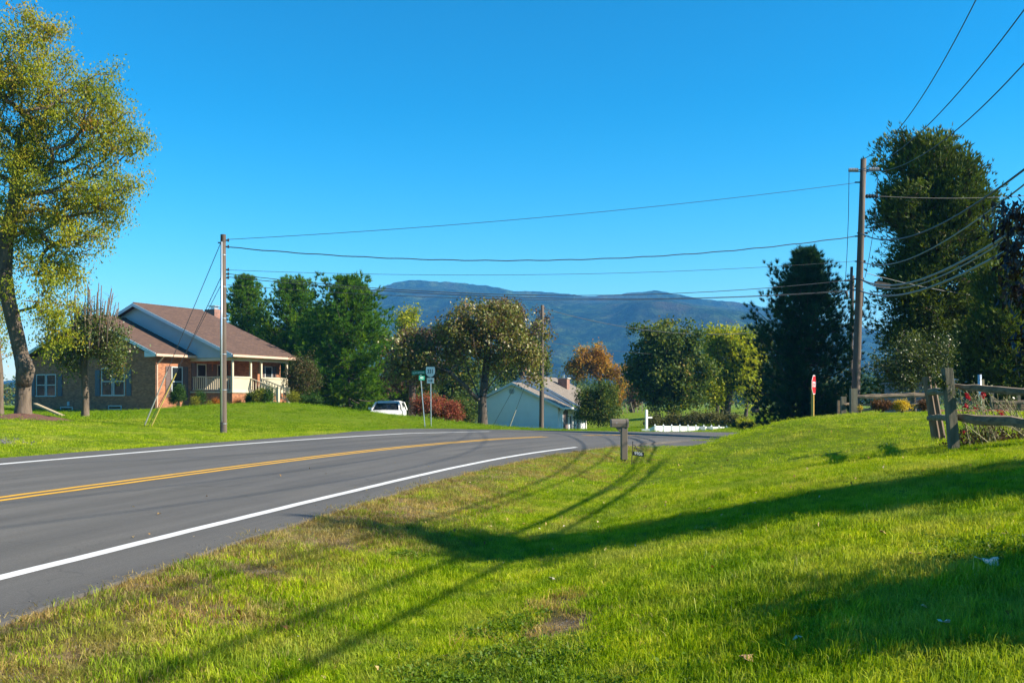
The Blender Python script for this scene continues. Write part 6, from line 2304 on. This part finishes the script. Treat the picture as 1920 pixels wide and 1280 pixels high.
    for i in range(n):
        t0_, t1_ = i / n, (i + 1) / n
        a, b_ = xs0 + (xs1 - xs0) * t0_, xs0 + (xs1 - xs0) * t1_
        za, zb_ = EYE + (HZ - (798 + 2.2 * t0_)) / F * a[1], EYE + (HZ - (798 + 2.2 * t1_)) / F * b_[1]
        ga, gb = min(gz(a[0], a[1]), za - 0.4) - 0.1, min(gz(b_[0], b_[1]), zb_ - 0.4) - 0.1
        A, Bq = a - base5, b_ - base5
        bow = 0.0
        if i in (5, 6):
            bow = 0.35
        m = MB()
        if bow == 0:
            m.prism([(A[0], A[1], ga - base5[2]), (Bq[0], Bq[1], gb - base5[2]), (Bq[0], Bq[1], zb_ - base5[2]), (A[0], A[1], za - base5[2])], (0, 0.05, 0))
        else:
            pts = [(A[0] + (Bq[0] - A[0]) * s, A[1] + bow * math.sin(PI * s)) for s in np.linspace(0, 1, 8)]
            for u_, v_ in zip(pts[:-1], pts[1:]):
                m.prism([(u_[0], u_[1], ga - base5[2]), (v_[0], v_[1], gb - base5[2]), (v_[0], v_[1], zb_ - base5[2]), (u_[0], u_[1], za - base5[2])], (0, 0.05, 0))
        m.build('panel', MAT['vinyl'], Fw)
        mb = MB().box2((A[0] - 0.05, A[1] - 0.055, ga - base5[2]), (A[0] + 0.05, A[1] + 0.045, za - base5[2] + 0.02))
        mb.add([(A[0] - 0.06, A[1] - 0.065, za - base5[2] + 0.02), (A[0] + 0.06, A[1] - 0.065, za - base5[2] + 0.02), (A[0] + 0.06, A[1] + 0.055, za - base5[2] + 0.02), (A[0] - 0.06, A[1] + 0.055, za - base5[2] + 0.02), (A[0], A[1] - 0.005, za - base5[2] + 0.13)],
               [(0, 1, 4), (1, 2, 4), (2, 3, 4), (3, 0, 4)])
        mb.build('post', MAT['vinyl'], Fw)
    # swept-down left end
    pts = [(1228, 798.0), (1223, 800.5), (1217, 803), (1209, 804.2), (1203, 804.2)]
    m = MB()
    for (xa, ya), (xb, yb) in zip(pts[:-1], pts[1:]):
        a, c = P(xa, ya, dV) - base5, P(xb, yb, dV) - base5
        m.prism([(a[0], a[1], a[2] - 0.5), (c[0], c[1], c[2] - 0.45), tuple(c), tuple(a)], (0, 0.05, 0))
    m.build('swept_end', MAT['vinyl'], Fw)
    # far wire fence posts in the field
    labs = ['leftmost of the leaning pale field fence posts, against the green bush', 'second pale field fence post from the left, leaning left', 'middle pale field fence post beside the small brown tree', 'fourth pale field fence post, close left of the white arm post', 'upright pale field fence post just left of the white arm post', 'pale field fence post seen left between the slim trunks', 'pale field fence post seen right between the slim trunks']
    for i, (px, lean_) in enumerate([(1168, 0.5), (1177, 0.6), (1188, 0.7), (1196, 0.4), (1204, -0.1), (1330, 0), (1345, 0)]):
        d = 118.0
        p = B(px, 780, d, 0.1)
        if i == 0:
            w0 = MB().bar((0, 0, 0), (-0.0, 0, 1.35), 0.1, 0.1).build('fence_post', MAT['plank'])
            c = w0
        else:
            c = clone(w0)
        c.location = tuple(p)
        c.rotation_euler = (0, -0.35 * lean_, 0)
        tag(c, labs[i], 'fence post', 'posts of the far field fence')
    # roses at the near fence
    rr = np.random.default_rng(77)
    c0 = P(1850, 838, d1 + 0.35)
    base6 = np.array([c0[0], c0[1], gz(c0[0], c0[1]) - 0.02])
    Rb = thing('rose_bush', 'straggly rose bush with red blooms growing through the rails', 'rose bush', tuple(base6), 0)
    st = MB()
    tips = []
    for i in range(70):
        x0 = rr.uniform(1815, 1945)
        a = P(x0, 842, d1 + rr.uniform(0.1, 0.9))
        a[2] = gz(a[0], a[1])
        lx = -rr.uniform(10, 70) if rr.random() < 0.75 else rr.uniform(-5, 30)
        c = P(x0 + lx, rr.uniform(715, 800), d1 + rr.uniform(0.1, 0.7))
        m_ = (a + c) / 2 + rr.normal(0, 0.05, 3) + [0, 0, 0.06]
        st.tube([a - base6, m_ - base6, c - base6], [0.009, 0.007, 0.004], 4)
        tips.append(c - base6)
        tips.append(m_ - base6)
    stem_m = M('rose_stem', (0.22, 0.2, 0.09), 0.7, 0.3, 10)
    st.build('stems', stem_m, Rb)
    tips = np.array(tips)
    lv, lq, lt = leaves(tips[::2], 5, 0.05, 0.05, rr, None, 0.3, 0.6)
    fast_mesh('leaves', lv, lq, G['gloss'], Rb, {'tint': lt})
    low = np.array([[rr.uniform(-0.55, 0.85), rr.uniform(-0.2, 0.4), abs(rr.normal(0.08, 0.11))] for _ in range(190)])
    lv, lq, lt = leaves(low, 8, 0.05, 0.055, rr, np.full(len(low), 0.3), 0.6, 0.5)
    fast_mesh('withered_leaves', lv, lq, G['brown'], Rb, {'tint': lt})
    red = leaf_mat('rose_petal', [(0.0, (0.25, 0.008, 0.02)), (0.5, (0.4, 0.015, 0.04)), (1.0, (0.5, 0.06, 0.1))], 0.3)
    for px, py, s in [(1814, 741, 1.0), (1844, 741, 0.9), (1844, 736, 0.7), (1811, 762, 0.9), (1829, 765, 0.7), (1807, 810, 0.7), (1877, 774, 1.0)]:
        c = P(px, py, d1 + 0.2) - base6
        v, q, t = leaves(np.array([c]), 26, 0.02 * s, 0.045 * s, rr, None, 0.0, 0.9, 0.1)
        fast_mesh('bloom', v, q, red, Rb, {'tint': t})
    # leafy tendrils on the near post
    bl = [(P(1775, 725, d1), np.array([0.09, 0.12, 0.1])), (P(1760, 713, d1), np.array([0.12, 0.1, 0.06])), (P(1786, 742, d1), np.array([0.06, 0.1, 0.12]))]
    bb = P(1782, 735, d1 - 0.1)
    tree('climbing_rose', 'green leafy tendrils wound round the near fence post', np.array([b1[0] + 0.1, b1[1] + 0.15, gz(b1[0], b1[1])]), [np.array([b1[0] + 0.1, b1[1] + 0.15, gz(b1[0], b1[1])]), P(1786, 760, d1 + 0.12), P(1778, 728, d1 + 0.1)],
         bl, G['gloss'], MAT['bark'], 60, 10, 0.03, 0.05, 0.012, 0.003, 0.1, 0.2, 0.5, None, 'plant', 310, 0.5)


MAT['pinkbrick_plain'] = M('pink_brick', (0.46, 0.17, 0.125), 0.9, 0.3, 9, None, 0.3)
fences()
# ------------------------------------------------------------------ grass and small ground clutter
def grass_mat(name, lo, mid, hi, straw, straw_amt):
    m = bpy.data.materials.new(name)
    m.use_nodes = True
    nt = m.node_tree
    b = nt.nodes['Principled BSDF']
    out = nt.nodes['Material Output']
    pos = coord(nt, 'Position')
    n1 = noise(nt, 0.55, 4, 0.65, pos)
    n2 = noise(nt, 4.0, 3, 0.6, pos)
    at = nt.nodes.new('ShaderNodeAttribute')
    at.attribute_name = 'tint'
    oi = nt.nodes.new('ShaderNodeObjectInfo')
    ad = nt.nodes.new('ShaderNodeMath')
    ad.operation = 'MULTIPLY_ADD'
    ad.inputs[1].default_value = 0.45
    nt.links.new(at.outputs['Fac'], ad.inputs[0])
    ad2 = nt.nodes.new('ShaderNodeMath')
    ad2.operation = 'MULTIPLY_ADD'
    ad2.inputs[1].default_value = 0.3
    nt.links.new(oi.outputs['Random'], ad2.inputs[0])
    nt.links.new(n2, ad2.inputs[2])
    nt.links.new(ad2.outputs[0], ad.inputs[2])
    sub = nt.nodes.new('ShaderNodeMath')
    sub.operation = 'SUBTRACT'
    sub.inputs[1].default_value = 0.38
    nt.links.new(ad.outputs[0], sub.inputs[0])
    c = ramp(nt, sub.outputs[0], [(0.12, lo), (0.45, mid), (0.82, hi), (0.94, (0.62, 0.5, 0.2))])
    c = mixc(nt, ramp(nt, n1, [(0.5, (0, 0, 0)), (0.72, (straw_amt,) * 3)]), c, straw)
    n3 = noise(nt, 1.9, 4, 0.7, pos)
    c = mixc(nt, ramp(nt, n3, [(0.5, (0, 0, 0)), (0.7, (straw_amt * 0.8,) * 3)]), c, lerp3(straw, 0.85))
    n4 = noise(nt, 0.9, 3, 0.6, pos, 0.4)
    c = mixc(nt, 1.0, c, ramp(nt, n4, [(0.35, (0.62, 0.74, 0.8)), (0.62, (1.1, 1.06, 1.0))]), 'MULTIPLY')
    nt.links.new(c, b.inputs['Base Color'])
    b.inputs['Roughness'].default_value = 0.5
    b.inputs['Specular IOR Level'].default_value = 0.05
    tr = nt.nodes.new('ShaderNodeBsdfTranslucent')
    nt.links.new(mixc(nt, 1.0, c, (1.3, 1.25, 0.5), 'MULTIPLY'), tr.inputs[0])
    mx = nt.nodes.new('ShaderNodeMixShader')
    mx.inputs[0].default_value = 0.36
    nt.links.new(b.outputs[0], mx.inputs[1])
    nt.links.new(tr.outputs[0], mx.inputs[2])
    nt.links.new(mx.outputs[0], out.inputs[0])
    return m


def tuft_mesh(name, n, rad, hmin, hmax, wid, mat, rng, bend=0.5, spread=1.0):
    a = rng.uniform(0, 2 * PI, n)
    r = rad * np.sqrt(rng.uniform(0, 1, n))
    x, y = r * np.cos(a), r * np.sin(a)
    h = rng.uniform(hmin, hmax, n)
    da = rng.uniform(0, 2 * PI, n)
    bx, by = np.cos(da), np.sin(da)
    be = h * bend * rng.uniform(0.1, 1.2, n) * spread
    wx, wy = -by * wid * 0.5, bx * wid * 0.5
    rot = rng.uniform(0, PI, n)
    wx, wy = np.cos(rot) * wid * 0.5, np.sin(rot) * wid * 0.5
    z0 = -0.015
    V = np.stack([
        np.stack([x - wx, y - wy, np.full(n, z0)], 1), np.stack([x + wx, y + wy, np.full(n, z0)], 1),
        np.stack([x + bx * be * 0.35 + wx * 0.8, y + by * be * 0.35 + wy * 0.8, h * 0.6], 1), np.stack([x + bx * be * 0.35 - wx * 0.8, y + by * be * 0.35 - wy * 0.8, h * 0.6], 1),
        np.stack([x + bx * be, y + by * be, h * (1 - 0.25 * np.minimum(be / h, 1))], 1)], 1).reshape(-1, 3)
    k = np.arange(n)[:, None] * 5
    tri = np.concatenate([k + np.array([[0, 1, 2]]), k + np.array([[0, 2, 3]]), k + np.array([[3, 2, 4]])], 0)
    tint = np.repeat(rng.uniform(0, 1, n), 5)
    o = fast_mesh(name, V, tri, mat, None, {'tint': tint})
    COL.objects.unlink(o)
    return o


def weed_mesh(name, n, rad, size, mat, rng):
    c = np.stack([rng.normal(0, rad, n), rng.normal(0, rad, n), rng.uniform(0.012, 0.05, n)], 1)
    V, q, t = leaves(c, 3, 0.012, size, rng, None, -0.05, 0.75, 0.9, 0.15)
    o = fast_mesh(name, V, q, mat, None, {'tint': t})
    COL.objects.unlink(o)
    return o


def scatter(name, pts, rot, scl, idx, protos, label):
    coll = bpy.data.collections.new(name + '_kinds')
    for p in protos:
        coll.objects.link(p)
    me = bpy.data.meshes.new(name)
    me.vertices.add(len(pts))
    me.vertices.foreach_set('co', pts.astype(np.float32).ravel())
    for nm, ty, v in (('rot', 'FLOAT_VECTOR', rot), ('scl', 'FLOAT', scl), ('idx', 'INT', idx)):
        at = me.attributes.new(nm, ty, 'POINT')
        if ty == 'FLOAT_VECTOR':
            at.data.foreach_set('vector', v.astype(np.float32).ravel())
        else:
            at.data.foreach_set('value', v.astype(np.int32 if ty == 'INT' else np.float32))
    o = bpy.data.objects.new(name, me)
    link(o)
    ng = bpy.data.node_groups.new(name, 'GeometryNodeTree')
    ng.interface.new_socket('Geometry', in_out='INPUT', socket_type='NodeSocketGeometry')
    ng.interface.new_socket('Geometry', in_out='OUTPUT', socket_type='NodeSocketGeometry')
    n = ng.nodes
    gi, go = n.new('NodeGroupInput'), n.new('NodeGroupOutput')
    ip = n.new('GeometryNodeInstanceOnPoints')
    ci = n.new('GeometryNodeCollectionInfo')
    ci.inputs['Collection'].default_value = coll
    ci.inputs['Separate Children'].default_value = True
    ci.inputs['Reset Children'].default_value = True

    def na(nm, ty):
        a = n.new('GeometryNodeInputNamedAttribute')
        a.data_type = ty
        a.inputs['Name'].default_value = nm
        return a.outputs['Attribute']
    e2r = n.new('FunctionNodeEulerToRotation')
    ng.links.new(na('rot', 'FLOAT_VECTOR'), e2r.inputs[0])
    ng.links.new(e2r.outputs[0], ip.inputs['Rotation'])
    ng.links.new(na('scl', 'FLOAT'), ip.inputs['Scale'])
    ng.links.new(na('idx', 'INT'), ip.inputs['Instance Index'])
    ip.inputs['Pick Instance'].default_value = True
    ng.links.new(gi.outputs[0], ip.inputs['Points'])
    ng.links.new(ci.outputs['Instances'], ip.inputs['Instance'])
    ng.links.new(ip.outputs[0], go.inputs[0])
    md = o.modifiers.new('scatter', 'NODES')
    md.node_group = ng
    tag(o, label, 'grass', kind='stuff')
    return o


def wedge(rng, n, r0, r1, a0=-40.0, a1=50.0, p=2.0):
    a = np.radians(rng.uniform(a0, a1, n))
    r = (rng.uniform(0, 1, n) * (r1 ** p - r0 ** p) + r0 ** p) ** (1 / p)
    return r * np.sin(a), r * np.cos(a)


def grass():
    rng = np.random.default_rng(123)
    lawn = grass_mat('lawn_blade', (0.09, 0.17, 0.002), (0.24, 0.355, 0.004), (0.50, 0.55, 0.025), (0.50, 0.45, 0.11), 0.6)
    flawn = grass_mat('far_lawn_blade', (0.08, 0.17, 0.002), (0.145, 0.26, 0.003), (0.24, 0.33, 0.006), (0.32, 0.30, 0.04), 0.4)
    dry = grass_mat('dry_blade', (0.14, 0.085, 0.026), (0.33, 0.23, 0.075), (0.58, 0.45, 0.18), (0.17, 0.22, 0.012), 0.7)
    weed = leaf_mat('broad_weed_leaf', [(0.0, (0.06, 0.13, 0.006)), (0.6, (0.11, 0.19, 0.01)), (1.0, (0.2, 0.26, 0.03))], 0.35, 0.5, 0.2)
    near = [tuft_mesh('lawn_tuft', 58, 0.17, 0.018, 0.062, 0.0048, lawn, rng, 1.1) for _ in range(6)] + [tuft_mesh('lawn_tuft', 44, 0.13, 0.03, 0.10, 0.0052, lawn, rng, 0.9) for _ in range(3)]
    dryp = [tuft_mesh('dry_tuft', 42, 0.17, 0.015, 0.07, 0.005, dry, rng, 1.8) for _ in range(5)]
    weedp = [weed_mesh('weed_tuft', 26, 0.1, 0.032, weed, rng) for _ in range(3)]
    mid = [tuft_mesh('lawn_tuft', 52, 0.3, 0.02, 0.058, 0.009, lawn, rng, 0.9) for _ in range(6)]
    farp = [tuft_mesh('lawn_tuft', 60, 0.55, 0.015, 0.042, 0.012, flawn, rng, 0.9) for _ in range(5)]

    def place(name, r0, r1, n, protos, long_n, label, hs, a0=-38.0, a1=50.0, sl=0.85):
        x, y = wedge(rng, n, r0, r1, a0, a1)
        s, u = road_su(x, y)
        e, el = u - np.interp(s, SS, U_R), -u - np.interp(s, SS, U_L)
        dd, _ = seg_dist(x, y, DRIVE)
        ed = np.maximum(e, el)
        bare = gravelness(x, y)
        # patchy bare or dry ground close to the road
        patch = fbm(x * 0.9 + 40, y * 0.9 + 10, 3, 5)
        dr = dryness(x, y) * 1.15 + (patch - 0.5) * 1.6
        ok = (ed > 0.06) & ((dd > 2.15) | (u < 0)) & (rng.uniform(0, 1, n) > bare * 1.5 - 0.25) & (rng.uniform(0, 1, n) > np.clip(dr, 0, 1) * 0.9 - 0.0)
        x, y = x[ok], y[ok]
        z = terrain(x, y)
        m = len(x)
        clump = fbm(x * 0.6 + 9, y * 0.6 + 3, 3, 11)
        fine = fbm(x * 2.5 + 9, y * 2.5 + 3, 2, 12)
        sc = hs * (0.6 + 0.75 * clump * 1.1) * rng.uniform(0.75, 1.25, m)
        idx = rng.integers(0, len(protos) - long_n, m)
        if long_n:
            k = (fine > 0.52) & (clump > 0.42)
            idx = np.where(k, len(protos) - long_n + rng.integers(0, long_n, m), idx)
        rot = np.stack([rng.normal(0, 0.12, m), rng.normal(0, 0.12, m), rng.uniform(0, 2 * PI, m)], 1)
        return scatter(name, np.stack([x, y, z], 1), rot, sc, idx, protos, label)
    place('near_grass', 3.6, 11, 25000, near, 3, 'lush mown grass of the foreground lawn', 1.0)
    place('near_grass', 11, 20, 28000, near, 3, 'mown grass on the bank and ditch further along', 0.85)
    place('bank_grass', 20, 46, 42000, mid, 0, 'short grass of the bank, verge and middle lawns', 0.75)
    place('far_lawn_grass', 38, 92, 54000, farp, 0, 'short grass of the far lawns and fields', 1.0)
    # dry verge beside the road
    n = 26000
    x, y = wedge(rng, n, 4.6, 34, -31.5, 20, 1.6)
    s, u = road_su(x, y)
    e = u - np.interp(s, SS, U_R)
    patch = fbm(x * 0.9 + 40, y * 0.9 + 10, 3, 5)
    dr = dryness(x, y) * 1.15 + (patch - 0.5) * 1.6
    ok = (e > -0.04) & (e < 3.2) & (rng.uniform(0, 1, n) < np.clip(dr * 1.5, 0, 1)) & (rng.uniform(0, 1, n) > gravelness(x, y) * 1.2)
    x, y = x[ok], y[ok]
    m = len(x)
    scatter('dry_grass', np.stack([x, y, terrain(x, y)], 1), np.stack([rng.normal(0, 0.15, m), rng.normal(0, 0.15, m), rng.uniform(0, 6.28, m)], 1), rng.uniform(0.6, 1.3, m), rng.integers(0, len(dryp), m), dryp,
            'dry brown and straw coloured grass along the road edge')
    # dead stems round the bare patches
    qx, qy = [], []
    for gx, gy, rx, ry in GRAVEL:
        m = 130
        a, r = rng.uniform(0, 2 * PI, m), rng.uniform(0.35, 1.7, m)
        qx.append(gx + np.cos(a) * r * rx)
        qy.append(gy + np.sin(a) * r * ry)
    x, y = np.concatenate(qx), np.concatenate(qy)
    m = len(x)
    scatter('dry_grass', np.stack([x, y, terrain(x, y) - 0.01], 1), np.stack([rng.normal(0, 0.2, m), rng.normal(0, 0.2, m), rng.uniform(0, 6.28, m)], 1), rng.uniform(0.45, 1.0, m), rng.integers(0, len(dryp), m), dryp,
            'dead straw coloured grass round the bare patches of the lawn')
    # broad-leaved weeds, mostly in the lower right
    n = 2600
    x, y = wedge(rng, n, 4.4, 11.5, -8, 31)
    cl = fbm(x * 0.8 + 3, y * 0.8 + 17, 3, 31)
    s, u = road_su(x, y)
    e = u - np.interp(s, SS, U_R)
    ok = (cl > 0.47 + 0.05 * np.maximum(0, y - 6.0)) & (e > 1.2) & (gravelness(x, y) < 0.4)
    x, y = x[ok], y[ok]
    m = len(x)
    o = scatter('broad_weeds', np.stack([x, y, terrain(x, y) + 0.005], 1), np.stack([np.zeros(m), np.zeros(m), rng.uniform(0, 6.28, m)], 1), rng.uniform(0.5, 1.0, m), rng.integers(0, len(weedp), m), weedp,
                'patches of clover and broad-leaved weeds in the foreground lawn')
    o['category'] = 'weeds'


grass()


def clutter():
    rng = np.random.default_rng(55)
    # bare gravel in the verge
    xs, ys = [], []
    for gx, gy, rx, ry in GRAVEL:
        n = 900
        a, r = rng.uniform(0, 2 * PI, n), np.sqrt(rng.uniform(0, 1, n))
        xs.append(gx + np.cos(a) * r * rx * 1.35)
        ys.append(gy + np.sin(a) * r * ry * 1.35)
    x, y = np.concatenate(xs), np.concatenate(ys)
    k = gravelness(x, y) > rng.uniform(0.15, 0.9, len(x))
    x, y = x[k], y[k]
    stones('loose_gravel', np.stack([x, y], 1), terrain(x, y) - 0.004, 0.010, rng, 'loose grey gravel in the bare patches of the lawn')
    # small stones and chips along the road edge
    x, y = wedge(rng, 5000, 5, 26, -31, 12)
    s, u = road_su(x, y)
    e = u - np.interp(s, SS, U_R)
    k = (e > -0.25) & (e < 0.7)
    x, y = x[k], y[k]
    z = np.array([surf(a, b) for a, b in zip(x, y)])
    stones('verge_gravel', np.stack([x, y], 1), z, 0.009, rng, 'gravel chips scattered along the pavement edge')
    # fallen leaves
    lm = leaf_mat('fallen_leaf', [(0.0, (0.16, 0.08, 0.03)), (0.4, (0.34, 0.2, 0.07)), (0.75, (0.5, 0.36, 0.16)), (1.0, (0.66, 0.58, 0.42))], 0.2)
    x, y = wedge(rng, 520, 4.6, 26)
    s, u = road_su(x, y)
    e = u - np.interp(s, SS, U_R)
    k = (e > -3.5)
    k &= (e > 0.1) | (rng.uniform(0, 1, len(x)) < 0.3)
    x, y, e = x[k], y[k], e[k]
    z = np.array([surf(a, b) for a, b in zip(x, y)]) + np.where(e > 0.1, 0.05, 0.012)
    lv, lq, lt = leaves(np.stack([x, y, z], 1), 1, 0.0, 0.055, rng, np.clip(rng.normal(0.6, 0.3, len(x)), 0, 1), -0.03, 0.6, 1.6, 0.25)
    o = fast_mesh('fallen_leaves', lv, lq, lm, None, {'tint': lt})
    tag(o, 'small fallen leaves scattered over the lawn and the road edge', 'leaves', kind='stuff')
    # the few big pale leaves one can pick out
    for px, py, s, rz, lab in [(1850, 1072, 0.17, 0.3, 'large pale curled leaf lying in the lower right shade'), (1034, 1098, 0.075, 1.2, 'pale leaf lying above the bare gravel patch'),
                               (1768, 1190, 0.07, 2.0, 'narrow pale leaf standing in the shade near the bottom right'), (1398, 1256, 0.1, 0.8, 'orange-tan leaf on the weeds at the bottom edge'),
                               (1716, 1055, 0.09, 2.4, 'tan leaf at the sunlit rim of the lower right shade'), (1654, 1014, 0.08, 1.0, 'orange leaf on the open lawn between the two shadows')]:
        h = hit(px, py)
        ang = np.linspace(0, 2 * PI, 15)[:-1]
        rr = s * 0.5 * (1 + 0.28 * np.cos(5 * ang) + rng.normal(0, 0.06, 14))
        V = [(0, 0, 0.012)] + [(r * math.cos(a), 0.72 * r * math.sin(a), 0.012 + 0.22 * s * (math.cos(a) ** 2) * rng.uniform(0.4, 1.4)) for a, r in zip(ang, rr)]
        o = MB().add(V, [(0, i + 1, (i + 1) % 14 + 1) for i in range(14)]).build('fallen_leaf', MAT['paper'] if s > 0.12 or py == 1098 or py == 1190 else MAT['tan_leaf'])
        o.location = (h[0], h[1], h[2] + 0.055)
        o.rotation_euler = (0.25, 0.1, rz)
        sd = o.modifiers.new('thickness', 'SOLIDIFY')
        sd.thickness = 0.002
        tag(o, lab, 'leaf', 'single fallen leaves on the lawn')


MAT['tan_leaf'] = M('tan_leaf', (0.46, 0.27, 0.11), 0.8, 0.2, 30)
clutter()
